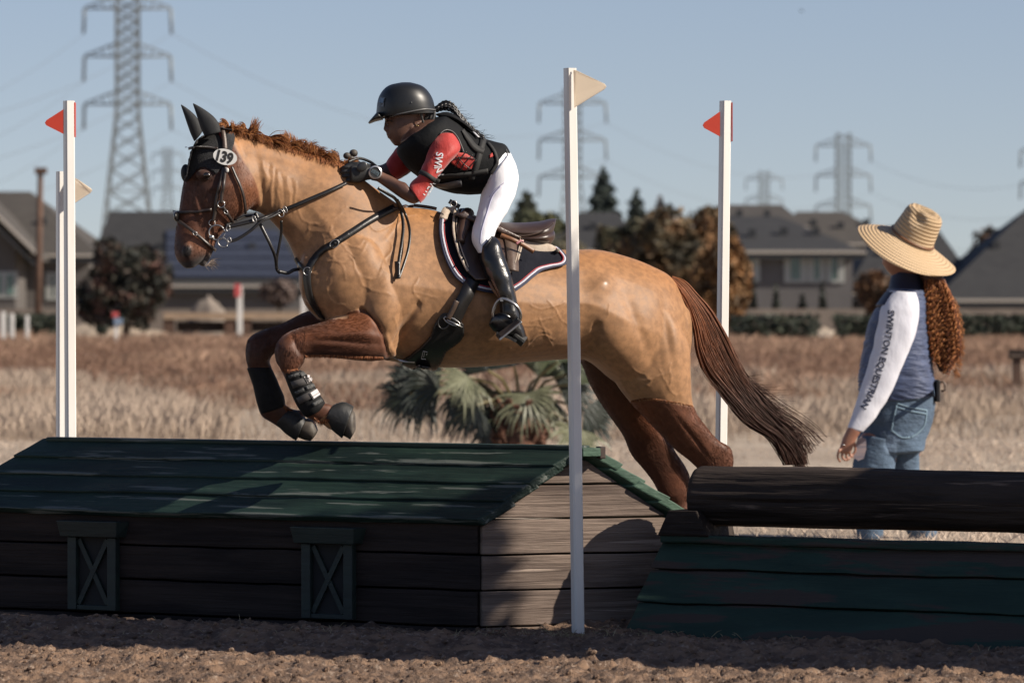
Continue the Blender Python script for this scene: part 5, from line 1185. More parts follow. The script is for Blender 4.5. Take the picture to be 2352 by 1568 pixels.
mb = MB(); ring(mb, 508, 469, 8, 8, 0, surf(bvh,508,469,.014)[0].y, .0022); link("buckle", mb, M_metal, br)
mb = MB(); ring(mb, 448, 536, 5, 4, 40, surf(bvh,448,536,.017)[0].y, .0018); link("buckle", mb, M_metal, br)
mb = MB(); ring(mb, 519, 487, 5, 4, 60, surf(bvh,519,487,.017)[0].y, .0018); link("buckle", mb, M_metal, br)
db = surf(bvh, 498, 540, .02)[0].y-.012
mb = MB(); ring(mb, 498, 534, 18, 17, 0, db, .0034); ring(mb, 512, 557, 12, 10, 30, db-.006, .003); mb.ell(P(486,545,db-.004), (.012,0,0), (0,.010,0), (0,0,.011), 12, 8); ring(mb, 487, 512, 7, 7, 0, db, .002); link("bit", mb, M_metal, br)
mb = MB(); nrm_r = [V((.1,-1,.25)).normalized()]
def rein(path, w_, t=.004): q = catmull(path, 7); strap(mb, [P(*a) for a in q], nrm_r*len(q), w_, t)
def sdp(x, y, o_): return (x, y, surf(bvh, x, y, o_, dflt=dh(x)-.1)[0].y)
rein([sdp(796,420,.03),sdp(760,437,.022),sdp(720,454,.02),sdp(680,471,.018),sdp(640,487,.018),(610,499,dh(610)-.12),(583,507,dh(583)-.12),(550,515,dh(550)-.11),(518,522,db)], .0165)
rein([sdp(655,481,.026),(625,497,dh(625)-.12),(600,508,dh(600)-.125),(575,530,dh(575)-.12),(545,549,dh(545)-.11),(522,556,db-.004)], .0125)
rein([(520,517,db+.01),(545,505,dh(545)-.04),(565,497,dh(565)-.0),(590,494,dh(590)+.05)], .012)
rn = link("reins", mb, M_blackl, br)
mb = MB(); ring(mb, 584, 503, 4, 8, -25, dh(584)-.13, .0018); link("buckle", mb, M_metal, rn)
mb = MB(); ring(mb, 524, 524, 4, 7, 10, db-.008, .0018); link("buckle", mb, M_metal, rn)
mb = MB(); ring(mb, 527, 551, 4, 6, -10, db-.012, .0018); link("buckle", mb, M_metal, rn)
mb = MB(); ring(mb, 655, 481, 4, 8, -25, dh(655)-.12, .0016); link("buckle", mb, M_metal, rn)
mb = MB(); dl = lambda x, o_=.30: dh(x)-o_
def loop(path, w_): q = catmull([sdp(x,y,o_) for x,y,o_ in path], 7); strap(mb, [P(*a) for a in q], [V((-.2,-1,0)).normalized()]*len(q), w_, .004)
loop([(868,432,.13),(892,446,.12),(909,458,.09),(921,485,.07),(926,520,.05),(922,560,.045),(916,600,.04),(915,634,.035)], .013)
loop([(912,458,.08),(930,490,.06),(941,530,.05),(938,570,.04),(928,605,.035),(917,636,.03)], .011)
loop([(912,600,.036),(914,640,.03)], .022); link("rein_loop", mb, M_blackl, br)
mb = MB()
nb = P(517,360.5, surf(bvh,517,360,.022)[0].y-.012); tl = R(14); vs = []; n = 40; rx, ry = 27.5/F*nb.y, 18.3/F*nb.y
for lay in (0,.003):
    for i in range(n):
        a = 2*math.pi*i/n; u, v_ = rx*math.cos(a), ry*math.sin(a); vs.append(nb+V((u*math.cos(tl)+v_*math.sin(tl), lay+.18*u, -u*math.sin(tl)+v_*math.cos(tl))))
mb.add(vs, [tuple(range(n)), tuple(range(2*n-1,n-1,-1))]+[(i,(i+1)%n,(i+1)%n+n,i+n) for i in range(n)])
nbd = link("number_badge", mb, mat("white_badge", (.78,.78,.76), rough=.3), br, smooth=False)
mb = MB(); tm = text_mesh("139", 1.0, .045); tco = get_co(tm); w_ = tco[:,0].max()-tco[:,0].min(); out = []
for c_ in tco:
    u = ((c_[0]-tco[:,0].min())/w_-.5)*40*.94/F*nb.y; v_ = (c_[1]/.70-.5)*25*.94/F*nb.y; out.append(nb+V((u*math.cos(tl)+v_*math.sin(tl), -.0015+.18*u, -u*math.sin(tl)+v_*math.cos(tl))))
mb.add(out, [tuple(p.vertices) for p in tm.polygons]); link("number", mb, mat("black_print", (.02,.02,.02), rough=.5), nbd, smooth=False)
mb = MB(); a_ = P(522,391,nb.y+.0); mb.ell(a_, (.007,0,0), (0,.003,0), (0,0,.010), 10, 6); link("badge_tab", mb, M_white, nbd)
# ================================================================== RIDER
rd = empty("person", P(1120,560,dh(1120)), "rider in black helmet, red shirt and white breeches crouching over the horse's neck", "person")
M_skin = mat("dark_skin", (.16,.082,.058), (.12,.06,.043), rough=.45, scale=12, spec=.4, bump=.0006, bscale=90)
M_red = mat("red_shirt", (.50,.028,.018), (.42,.02,.014), rough=.65, scale=6, bump=.012, bscale=9, bst=(1,1,.6), sheen=.2)
M_vest = mat("black_vest", (.006,.0065,.008), (.010,.011,.012), rough=.8, scale=6, bump=.010, bscale=8, spec=.2)
M_vestp = mat("black_webbing", (.012,.012,.012), (.018,.018,.017), rough=.75, scale=60)
M_white2 = mat("white_breeches", (.98,.98,1.0), (.93,.93,.98), rough=.7, scale=5, bump=.006, bscale=8, bst=(1,1,.5))
M_boot = mat("black_boot_leather", (.006,.0065,.007), (.010,.010,.011), rough=.3, scale=5, bump=.006, bscale=9, spec=.6)
M_glove = mat("black_glove", (.012,.012,.013), (.02,.02,.02), rough=.6, scale=30, bump=.001, bscale=120)
M_helm = mat("black_helmet_shell", (.010,.011,.0115), (.014,.0145,.015), rough=.42, scale=400, spec=.5)
M_grey = mat("grey_trim", (.12,.12,.12), rough=.4); M_bhair = mat("black_hair", (.8,.8,.8), (1.2,1.2,1.2), rough=.4, attr=True, scale=60)
NECK = [hs(930,300,978,282,.05), hs(945,322,992,296,.055), hs(955,345,1015,300,.075)]
HEAD = [hs(885,222,985,222,.066), hs(879,245,990,245,.072), hs(881,262,988,262,.072), hs(884,275,982,272,.069), hs(886,287,972,284,.067), hs(887,300,960,300,.060), hs(891,313,950,313,.052), hs(898,325,938,324,.040), hs(905,333,925,332,.025)]
TORSO = [(1150,380,1112,430,.09),(1150,334,1068,438,.15),(1110,330,1025,430,.145),(1080,314,985,405,.15),(1053,290,945,378,.16),(1025,276,918,345,.135)]
ARM = [(988,322,1046,312,.055,.15),(985,345,1050,340,.056,.18),(978,375,1026,372,.050,.19),(965,400,1005,405,.045,.195),(948,425,985,440,.042,.195),(942,432,965,462,.040,.195),(932,420,948,468,.040,.19),(918,415,925,458,.038,.175),(900,405,903,443,.034,.15),(884,398,882,428,.030,.13),(866,388,864,416,.028,.115),(850,384,850,412,.026,.11)]
ARMF = [(945,315,1000,325,.055,-.15),(915,340,965,370,.052,-.17),(888,372,935,402,.045,-.175),(868,380,900,410,.038,-.15),(850,378,862,402,.03,-.10),(835,376,840,400,.028,-.08)]
THIGH = [(1172,352,1112,432,.115,.07),(1189,398,1106,446,.108,.11),(1184,440,1104,462,.098,.15),(1168,480,1097,486,.088,.19),(1151,508,1091,510,.075,.225),(1140,532,1084,534,.066,.25),(1131,556,1088,562,.058,.27),(1124,578,1098,582,.05,.285)]
body = MB(); body.loft(HEAD, N=28, cap=.3)
body.loft([hs(883.5,279,890,279,.006), hs(881.8,290,892,290,.009), hs(880.5,297,892,299,.013), hs(884,301.5,892,302,.011)], N=12, cap=.5)  # nose
body.loft([hs(887.5,306,896,306,.016), hs(887,309,896,309,.018), hs(889.5,311.5,897,311.5,.017)], N=12, cap=.3); body.loft([hs(889.5,313,898,313,.015), hs(890,316.5,899,316.5,.015), hs(893.5,319,900,319,.012)], N=12, cap=.3)
body.loft([hs(883,272,894,272,.055), hs(884,277,894,277,.05)], N=14, cap=.3)
for s_ in (1,-1): body.ell(P(944,288,dh(944)-s_*.066), (.010,0,-.003), (0,.008,0), (.003,0,.017), 10, 8)
body.loft(NECK, N=20); body.loft([hs(a,b,c_,d_,w_) for a,b,c_,d_,w_ in TORSO], N=30)
for rows in (ARM, ARMF): body.loft([hs(a,b,c_,d_,w_*.97,o_) for a,b,c_,d_,w_,o_ in rows], N=20, cap=.08)
for s_ in (1,-1):
    body.loft([hs((a+c_)/2+(a-c_)*.42,(b+d_)/2+(b-d_)*.42,(a+c_)/2-(a-c_)*.42,(b+d_)/2-(b-d_)*.42,w_*.8,o_*s_) for a,b,c_,d_,w_,o_ in THIGH[1:]]+[hs(1150,620,1116,628,.05,.34*s_), hs(1172,680,1142,684,.035,.36*s_), hs(1185,722,1150,722,.032,.365*s_), hs(1188,760,1165,770,.03,.37*s_)], N=20)
bm_ = remesh(body, .0042, 4, .5); link("body", bm_, M_skin, rd)
def cloth(name, rows, m, grow=1.0, N=28, cap=.08, wr=0, parent=None, rm=None):
    b = MB(); out = []
    for a,b_,c_,d_,w_,o_ in rows:
        mx, my = (a+c_)/2, (b_+d_)/2; out.append(hs(mx+(a-mx)*grow, my+(b_-my)*grow, mx+(c_-mx)*grow, my+(d_-my)*grow, w_*grow, o_))
    b.loft(out, N=N, sub=7, cap=cap)
    if wr:
        for i, v_ in enumerate(b.v):
            p = V(v_); n_ = noise.noise_vector(V((p.x*22, p.y*14, p.z*22))); b.v[i] = tuple(p+n_*wr)
    me = b.mesh(name); fixn(me); return link(name, me, m, parent or rd)
vest = cloth("vest", [(1172,352,1108,445,.165,0),(1160,332,1075,447,.172,0),(1125,322,1030,442,.17,0),(1085,306,980,420,.172,0),(1053,280,938,388,.185,0),(1030,268,912,352,.165,0),(1008,268,920,328,.10,0),(990,272,938,312,.075,0)], M_vest, N=36, cap=.12, wr=.004)
shirt = cloth("shirt", [(995,312,1042,306,.062,.13),(988,332,1054,328,.068,.165),(983,352,1054,350,.068,.185),(976,374,1032,374,.062,.197),(966,394,1010,402,.056,.20),(952,412,992,428,.053,.20),(944,424,976,452,.051,.20),(942,430,966,464,.050,.20)], M_red, grow=1.03, wr=.006)
cloth("sleeve", [(950,318,1000,325,.062,-.14),(915,338,965,368,.060,-.17),(889,368,935,400,.054,-.175),(884,388,915,412,.05,-.17)], M_red, grow=1.03, wr=.006, parent=shirt)
cloth("breeches", THIGH, M_white2, grow=1.03, wr=.0045, N=36)
cloth("breeches", [(a,b,c_,d_,w_,-o_) for a,b,c_,d_,w_,o_ in THIGH], M_white2, grow=1.02, N=24)
cloth("breeches_seat", [(1168,345,1100,430,.17,0),(1186,385,1112,462,.172,0),(1184,425,1130,478,.13,0)], M_white2, N=28, cap=.4)
brn = [o for o in rd.children if o.name.startswith("breeches")][0]; bb2 = BVHTree.FromPolygons([v.co+parent_world(rd) for v in brn.data.vertices], [tuple(p.vertices) for p in brn.data.polygons])
b = MB(); surf_strap(b, bb2, [(1150,428),(1132,450),(1118,490),(1106,530),(1103,560)], .005, .0005, .002); link("side_seam", b, mat("lilac_seam", (.45,.44,.60), rough=.8), brn)
b = MB(); surf_strap(b, bb2, [(1124,452),(1140,434),(1158,420)], .003, .0005, .002); link("pocket_seam", b, mat("lilac_seam", (.45,.44,.60), rough=.8), brn)
BOOT = [(1132,542,1100,574,.056,.285),(1148,558,1100,585,.061,.30),(1161,593,1106,608,.062,.325),(1173,628,1120,642,.060,.345),(1183,664,1135,670,.052,.36),(1188,696,1146,694,.044,.37),(1194,722,1148,716,.046,.375),(1200,742,1150,738,.046,.375)]
bt = cloth("boot", BOOT, M_boot, N=30, cap=.05, wr=.0045)
cloth("foot", [(1208,770,1190,788,.036,.375),(1202,748,1174,775,.042,.375),(1184,722,1152,766,.046,.375),(1160,716,1136,762,.046,.378),(1136,722,1126,750,.036,.38)], M_boot, N=24, cap=.4, parent=bt, wr=.002)
M_sole = mat("ribbed_rubber_sole", (.012,.012,.013), (.03,.03,.03), rough=.7, scale=60, st=(1,1,.4), bump=.004, bscale=60)
b = MB(); 
for pa, pb, w_ in (((1140,764),(1172,776),.030),((1172,776),(1186,784),.034)): b.bar(P(*pa,dh(1160)-.375), P(*pb,dh(1160)-.375), .085, .012, up=V((0,0,1)))
b.loft([hs(1212,774,1196,796,.038,.375), hs(1198,764,1182,784,.040,.375), hs(1190,758,1174,776,.038,.375)], N=18, cap=.1); link("sole", b, M_sole, bt, smooth=False)
cloth("boot", [(a,b_,c_,d_,w_,-o_) for a,b_,c_,d_,w_,o_ in BOOT]+[(1190,765,1150,765,.046,-.375)], M_boot, N=20, cap=.3)
b = MB(); free_strap(b, [(1112,566,dh(1112)-.36),(1122,556,dh(1120)-.36),(1130,543,dh(1130)-.345)], .006, .004); link("piping", b, M_blackl, bt)
# vest details: straps, zip cover, lacing panel, red side patch, reflective strip
def ray_patch(bv, path, w_, of, t=.004): 
    mb2 = MB(); surf_strap(mb2, bv, path, w_, of, t); return mb2
def bvw(o, par): return BVHTree.FromPolygons([v.co+parent_world(par) for v in o.data.vertices], [tuple(p.vertices) for p in o.data.polygons])
vb = bvw(vest, rd)
def shell_on(bv, name, poly, of, m, parent, step=4, th=.003):
    global bvh
    keep = bvh; bvh = bv; o = shell(name, poly, of, m, parent, step=step, th=th); bvh = keep; return o
rp = shell_on(vb, "shirt_side", [(1034,362),(1050,350),(1068,352),(1086,362),(1092,374),(1084,388),(1066,392),(1050,384),(1035,374)], .004, M_red, shirt)
shell_on(vb, "shirt_tail", [(1124,356),(1130,352),(1132,360),(1125,364)], .004, M_red, shirt, step=2)
for i, path in enumerate((((1044,384),(1055,366),(1070,348)),((1056,390),(1068,372),(1084,356)),((1046,352),(1060,372),(1080,388)),((1070,392),(1080,380),(1092,368)),((1036,366),(1060,360),(1090,366)))):
    link("lace", ray_patch(vb, list(path), .0035, .010, .003), M_blackl, vest)
link("edge_piping", ray_patch(vb, [(1010,308),(1022,300),(1038,304),(1050,318),(1058,335),(1064,350)], .004, .006), M_grey, vest)
for path, w_ in ((((1000,405),(1040,402),(1085,398),(1120,392)),.022),(((1110,320),(1102,350),(1092,385),(1082,410)),.026),(((1060,300),(1074,320),(1090,340),(1110,350)),.03),(((1120,330),(1135,350),(1140,375),(1126,398)),.014)):
    link("webbing", ray_patch(vb, list(path), w_, .006), M_vestp, vest)
link("reflective_panel", ray_patch(vb, [(1003,424),(1025,424),(1060,418)], .040, .007), mat("grey_reflective", (.07,.07,.072), (.13,.13,.135), rough=.35, scale=12), vest)
link("back_strip", ray_patch(vb, [(1046,262),(1056,276),(1070,292),(1084,308),(1096,320)], .010, .012), mat("white_strip", (.6,.6,.62), rough=.5), vest)
b = MB(); b.loft([hs(1000,262,1025,275,.09), hs(1030,258,1052,285,.12), hs(1062,275,1080,303,.12), hs(1090,300,1100,318,.09), hs(1112,316,1114,328,.06)], N=20, cap=.3); link("back_collar", b, M_vest, vest)
link("tiny_print", ray_patch(vb, [(1160,344),(1163,352),(1164,360)], .003, .005), M_grey, vest)
# sleeve lettering
sb_ = bvw(shirt, rd)
b = MB(); text_on(b, "SWINV", [(1003,350),(1001,362),(999,375),(998,387),(1003,398),(1008,410)], 16, sb_, .0025, dflt=19.1, bold=.018); text_on(b, "VETI", [(990,416),(984,426),(978,436),(971,446)], 15, sb_, .0025, dflt=19.1, bold=.008)
link("sleeve_lettering", b, mat("white_print", (.78,.78,.80), rough=.5), shirt, smooth=False)
b = MB(); surf_strap(b, sb_, [(966,396),(980,402),(995,412),(1010,420)], .020, .005, .004); link("arm_band", b, M_vestp, shirt)
# gloves with five fingers each
def finger(mb2, pts, r0): 
    q = catmull(pts, 4); mb2.tube([P(a[0],a[1],dh(830)-a[2]) for a in q], [r0*(1-.22*i/len(q)) for i in range(len(q))], 9); e_ = q[-1]; mb2.ell(P(e_[0],e_[1],dh(830)-e_[2]), (r0*.8,0,0), (0,r0*.8,0), (0,0,r0*.8), 9, 6)
for s_, dx, dy in ((1,0,0),(-1,-6,-6)):
    g = MB(); o_ = .105*s_; 
    if s_ == -1: o_ = -.02
    g.loft([hs(862+dx,384+dy,862+dx,412+dy,.030,o_), hs(845+dx,380+dy,843+dx,414+dy,.030,o_), hs(825+dx,378+dy,825+dx,420+dy,.024,o_), hs(808+dx,381+dy,808+dx,420+dy,.018,o_)], N=18, cap=.3)
    for i in range(4):
        y = 385+10*i+dy; L = (0,-3,-1,5)[i]; finger(g, [(814+dx,y,o_+.004),(794+dx+L,y-1,o_+.010),(785+dx+L,y+3,o_-.006),(787+dx+L,y+6,o_-.03),(800+dx+L,y+7,o_-.036)], .0098-.0008*i)
    finger(g, [(838+dx,386+dy,o_-.005),(822+dx,377+dy,o_-.004),(808+dx,377+dy,o_-.006),(796+dx,381+dy,o_-.008)], .0105)
    gm = remesh(g, .0034, 2, .5); gl = link("glove", gm, M_glove, rd)
    if s_ == 1:
        b = MB(); b.ell(P(832,383,dh(832)-.143), (.022,0,0), (0,.006,0), (.004,0,.022), 18, 8); link("glove_button", b, M_grey2 if 'M_grey2' in globals() else mat("dark_grey_button", (.04,.04,.04), rough=.35), gl)
wt = MB(); wc = P(862,396,dh(862)-.150); vs = []; n = 36
for (r, dpt) in ((15.5,.016),(15.5,0),(12.6,-.004),(12.4,-.001)):
    for i in range(n): a = 2*math.pi*i/n; vs.append(wc+V((r/F*19*math.cos(a), dpt, r/F*19*math.sin(a))))
wt.add(vs, [(k*n+i,k*n+(i+1)%n,(k+1)*n+(i+1)%n,(k+1)*n+i) for k in range(3) for i in range(n)]+[tuple(range(n)), tuple(3*n+i for i in range(n))])
wo = link("watch", wt, mat("silver_watch", (.7,.7,.72), rough=.3, metal=.6), rd); wo.data.set_sharp_from_angle(angle=R(30))
b = MB(); b.add([wc+V((12.3/F*19*math.cos(2*math.pi*i/30), -.0018, 12.4/F*19*math.sin(2*math.pi*i/30))) for i in range(30)], [tuple(range(30))]); link("dial", b, M_patchd, wo, smooth=False)
b = MB(); q = [(-10,-3),(-2,-9),(11,1),(4,9),(-3,4)]; q = [(-10,2),(-6,8),(4,-1+6),(11,-2),(7,-9),(-5,-4)]
b.add([wc+V((x/F*19, -.0028, y/F*19)) for x, y in [(-10,1),(-6,8),(10,-1),(6,-9)]], [(0,1,2,3)]); link("screen", b, mat("lcd_screen", (.16,.22,.25), rough=.25), wo, smooth=False)
b = MB(); tm = text_mesh("0:56", 1, .01); tco = get_co(tm); w_ = tco[:,0].max()
for c_ in tco:
    u = (c_[0]/w_-.5)*15; v_ = (c_[1]/.7-.5)*6.5; a = R(-32); b.v.append(tuple(wc+V(((u*math.cos(a)-v_*math.sin(a))/F*19, -.0036, (u*math.sin(a)+v_*math.cos(a))/F*19))))
b.f = [tuple(p.vertices) for p in tm.polygons]; link("digits", b, M_patchd, wo, smooth=False)
b = MB(); vs = []; n = 26
for x in (853,871):
    for i in range(n): a = 2*math.pi*i/n; vs.append(P(x, 399-(x-862)*-.2, dh(862)-.113)+V((0, -.033*math.cos(a), .031*math.sin(a))))
b.add(vs, [(i,(i+1)%n,(i+1)%n+n,i+n) for i in range(n)]); wb_ = link("watch_band", b, M_blackl, wo); q = wb_.modifiers.new("t",'SOLIDIFY'); q.thickness = .003
# helmet
hl_ = MB(); hl_.loft([hs(920,190,945,190,.025), hs(896,195.5,966,196,.066), hs(882,205,979,205,.092), hs(872,219,989,218,.106), hs(867,234,995,231,.112), hs(865,250,998,244,.114), hs(864,262,1000,254,.113), hs(864,270,1001,260,.111)], N=44, sub=6, cap=.03)
helm = link("helmet", hl_, M_helm, rd); helm.data.set_sharp_from_angle(angle=R(50))
b = MB(); b.loft([hs(866,258,880,275,.100,n=2.6), hs(858,268,862,279,.092,n=2.6), hs(850,277,852,283,.072), hs(846,282,847.5,284.5,.045)], N=30, cap=.1); link("peak", b, M_helm, helm)
hb_ = bvw(helm, rd)
b = MB(); surf_strap(b, hb_, [(872,272),(900,266),(940,257),(975,251),(999,253)], .006, .003, .003); link("rim", b, M_grey, helm)
patch((877.5,234),(6.5,10.5),12,"front_vent",M_grey,helm,.003,hb_); patch((878,231),(5,5.5),12,"front_vent_glass",mat("blue_grey_vent", (.09,.13,.17), rough=.15, spec=.8),helm,.005,hb_)
b = MB(); q, n_v = surf(hb_, 945, 236, .002); b.ell(q, (.003,0,0), (0,.003,0), (0,0,.003), 10, 6); link("rivet", b, M_grey, helm)
b = MB(); free_strap(b, [(966,252,dh(966)-.105),(968,266,dh(968)-.10),(972,282,dh(972)-.09),(977,298,dh(977)-.08)], .010, .004); free_strap(b, [(998,256,dh(998)-.085),(996,270,dh(996)-.088),(988,286,dh(988)-.085),(977,299,dh(977)-.08)], .012, .004); free_strap(b, [(977,298,dh(977)-.078),(965,308,dh(965)-.077),(948,320,dh(948)-.07),(930,331,dh(930)-.05)], .012, .004); link("harness", b, M_grey2_ if 'M_grey2_' in globals() else mat("harness_web", (.05,.05,.05), rough=.6), helm)
# face details
bb = BVHTree.FromPolygons([v.co+parent_world(rd) for v in bm_.vertices], [tuple(p.vertices) for p in bm_.polygons])
q, n_v = surf(bb, 890, 287, -.002); b = MB(); b.ell(q, (.008,0,0), (0,.004,0), (0,0,.0045), 12, 8); link("eye", b, mat("eye_white", (.35,.33,.31), rough=.2), rd)
q, n_v = surf(bb, 888.5, 287, .0015); b = MB(); b.ell(q, (.0035,0,0), (0,.0025,0), (0,0,.004), 10, 6); link("iris", b, M_eye, rd)
b = MB(); surf_strap(b, bb, [(885,279),(893,277),(902,279)], .004, .001, .002); link("eyebrow", b, M_bonnet, rd)
b = MB(); q, n_v = surf(bb, 957, 289, .002); b.ell(q, (.0035,0,0), (0,.003,0), (0,0,.0035), 10, 6); q, n_v = surf(bb, 961, 290, .002); b.ell(q, (.002,0,0), (0,.002,0), (0,0,.002), 8, 5); link("earring", b, mat("gold", (.6,.42,.2), rough=.25, metal=1), rd)
# braided black hair
b = MB()
for i in range(20):
    o1 = random.gauss(0,4); zd = random.uniform(-.05,.05); ph = random.random()*6; e2 = random.uniform(-.05,.05)
    pts = [(985+o1*.3,262),(1004,249+o1*.6),(1022,241+o1),(1040,247+o1),(1054,264+o1*.9),(1070,284+o1*.8),(1088,300+o1*.6),(1112,317+o1*.4)]
    q = catmull(pts, 7); m = len(q); b.tube([P(a[0]+1.2*math.sin(k*1.9+ph), a[1]+1.2*math.cos(k*1.9+ph), dh(1040)+zd*(1-.4*k/m)+e2*k/m-.02) for k, a in enumerate(q)], [.0055*(1+.25*math.sin(k*1.9))*(1-.3*k/m) for k in range(m)], 6, col=(.010,.009,.009))
for i in range(110):
    k = random.random(); x = 1000+k*110; y = np.interp(x, [985,1004,1022,1040,1054,1070,1088,1112], [262,247,240,246,262,282,298,315])+random.uniform(-4,6); a = R(random.uniform(5,60)); L = random.uniform(10,36); pts = []
    for s_ in range(6): pts.append(P(x,y,dh(1040)+random.uniform(-.001,.001))); x += math.cos(a)*L/5; y += math.sin(a)*L/5; a += random.uniform(-.5,.35)
    b.strand(pts, [.0005]*5+[.0001], V((0,-1,0)), (.012,.01,.01))
for i in range(40):
    x = 900+random.random()*70; 
link("hair", b, M_bhair, rd)
b = MB(); b.loft([hs(950,262,1000,258,.075), hs(955,280,1002,272,.07), hs(968,296,1005,284,.06)], N=20, cap=.3); link("hair_base", b, mat("black_hair_mass", (.012,.010,.010), rough=.6, scale=50, bump=.004, bscale=90, bst=(1,1,5)), rd)
# plaits and crest straps at the end of the mane
b = MB()
for (x, y, r) in ((812,352,10),(797,358,9),(806,364,8)): b.ell(P(x,y,dh(x)), (r/F*19,0,0), (0,r/F*15,0), (0,0,r/F*17), 12, 8, )
for i in range(14):
    x = 760+random.random()*16; y = 352+random.uniform(-6,6); ring(b, x, y, random.uniform(3,6), random.uniform(3,6), 0, dh(x)+random.uniform(-.02,.02), .0009, 12, .8)
link("mane_bobbles", b, mat("dark_bobble", (.02,.018,.018), (.09,.075,.06), rough=.6, scale=50), horse)
mb = MB(); free_strap(mb, [(800,372,dh(800)-.06),(825,364,dh(825)-.05),(850,372,dh(850)-.06),(866,384,dh(866)-.09)], .012, .004); link("hand_strap", mb, M_blackl, be)
# ================================================================== WOMAN STANDING BEHIND THE LOG
DW = 26.0
def ws(x1, y1, x2, y2, w, off=0.0, n=2.15, egg=0.0):
    d = DW-off; a, b = P(x1, y1, d), P(x2, y2, d); return ((a+b)/2, (a-b)/2, V((0,-w,0)), n, egg)
wm = empty("person", V((P(2060,0,DW).x, DW, 0)), "woman in a wide straw hat, blue quilted vest and jeans, standing behind the log", "person")
M_skinw = mat("tanned_skin", (.36,.17,.11), (.30,.135,.085), rough=.5, scale=10)
M_vestw = mat("blue_quilted_vest", (.040,.068,.165), (.026,.046,.115), rough=.6, scale=8, bump=.02, bscale=7, bst=(.6,.6,4), sheen=.2)
M_sleevew = mat("white_sleeve", (.72,.73,.80), (.68,.69,.77), rough=.7, scale=4, bump=.012, bscale=6, bst=(1,1,.5))
M_jean = mat("washed_denim", (.095,.15,.225), (.055,.09,.14), rough=.85, scale=6, st=(1,1,.5), c3=(.19,.27,.38), s3=7, ramp3=(.56,.7), bump=.03, bscale=5, bst=(1,1,2.2))
M_navyw = mat("navy_panel", (.016,.022,.055), rough=.6)
body = MB()
body.loft([ws(2030,560,2120,560,.075), ws(2026,585,2118,580,.08), ws(2028,604,2108,605,.075), ws(2036,620,2092,622,.055), ws(2050,634,2086,634,.045)], N=24, cap=.4)
body.loft([ws(2028,596,2036,598,.012), ws(2025,604,2036,606,.015)], N=10)
body.loft([ws(2058,620,2106,615,.055), ws(2056,645,2112,640,.06), ws(2062,666,2100,664,.07)], N=20)
body.loft([ws(2058,688,2100,686,.08), ws(2020,720,2112,705,.16), ws(1990,780,2128,775,.18), ws(1982,840,2135,845,.16), ws(1985,900,2138,900,.165), ws(1990,960,2130,950,.165), ws(1990,1000,2115,1000,.15)], N=28)
ARMW = [(2044,668,2104,672,.06,.15),(2024,705,2112,712,.066,.18),(2016,745,2104,765,.062,.20),(2004,800,2082,820,.055,.215),(1990,850,2062,868,.050,.225),(1974,900,2040,915,.046,.235),(1958,950,2010,960,.040,.25),(1947,980,1982,993,.034,.26)]
body.loft([ws((a+c_)/2+(a-c_)*.42,(b+d_)/2+(b-d_)*.42,(a+c_)/2-(a-c_)*.42,(b+d_)/2-(b-d_)*.42,w_*.82,o_) for a,b,c_,d_,w_,o_ in ARMW], N=18, cap=.05)
body.loft([ws(a+8,b+8,c_-8,d_+8,w_*.75,-o_) for a,b,c_,d_,w_,o_ in ARMW[:5]], N=18, cap=.05)
# hand hanging down, fingers slightly curled
HO = .265
body.loft([ws(1949,978,1978,992,.030,HO), ws(1938,1000,1968,1006,.026,HO), ws(1930,1022,1960,1026,.022,HO), ws(1926,1036,1954,1040,.018,HO)], N=16, cap=.3)
def fing(pts, r0):
    q = catmull(pts, 4); body.tube([P(a[0],a[1],DW-a[2]) for a in q], [r0*(1-.25*i/len(q)) for i in range(len(q))], 9); e_ = q[-1]; body.ell(P(e_[0],e_[1],DW-e_[2]), (r0*.76,0,0), (0,r0*.76,0), (0,0,r0*.76), 8, 6)
fing([(1929,1030,HO+.02),(1924,1045,HO+.02),(1926,1055,HO+.012),(1930,1060,HO+.002)], .0088)
fing([(1936,1034,HO+.008),(1934,1048,HO+.008),(1940,1056,HO),(1946,1057,HO-.012)], .009)
fing([(1944,1036,HO-.004),(1944,1048,HO-.004),(1951,1054,HO-.012)], .0088)
fing([(1951,1036,HO-.016),(1953,1046,HO-.018),(1959,1050,HO-.026)], .008)
fing([(1958,1010,HO-.02),(1964,1024,HO-.028),(1964,1036,HO-.03),(1958,1044,HO-.03)], .0098)
LEGW = [(1976,1000,2070,1010,.10,.08),(1962,1050,2058,1060,.095,.09),(1955,1100,2045,1110,.085,.09),(1955,1150,2030,1160,.07,.09),(1960,1190,2025,1195,.06,.09),(1966,1215,2030,1216,.055,.09),(1970,1238,2026,1238,.05,.09)]
LEGW2 = [(2040,1000,2128,1005,.10,-.08),(2040,1050,2112,1050,.09,-.09),(2050,1100,2115,1100,.08,-.09),(2062,1150,2130,1150,.068,-.09),(2070,1190,2138,1190,.06,-.09),(2080,1215,2152,1214,.055,-.09),(2088,1236,2150,1236,.05,-.09)]
for L_ in (LEGW, LEGW2): body.loft([ws(a,b,c_,d_,w_*.85,o_) for a,b,c_,d_,w_,o_ in L_], N=18)
bw = remesh(body, .0055, 4); link("body", bw, M_skinw, wm)
def wcloth(name, rows, m, parent=None, N=30, cap=.06, wr=0, sub=7):
    b = MB(); b.loft([ws(*r) for r in rows], N=N, sub=sub, cap=cap)
    if wr:
        for i, v_ in enumerate(b.v): p = V(v_); b.v[i] = tuple(p+noise.noise_vector(V((p.x*16, p.y*12, p.z*16)))*wr)
    me = b.mesh(name); fixn(me); return link(name, me, m, parent or wm)
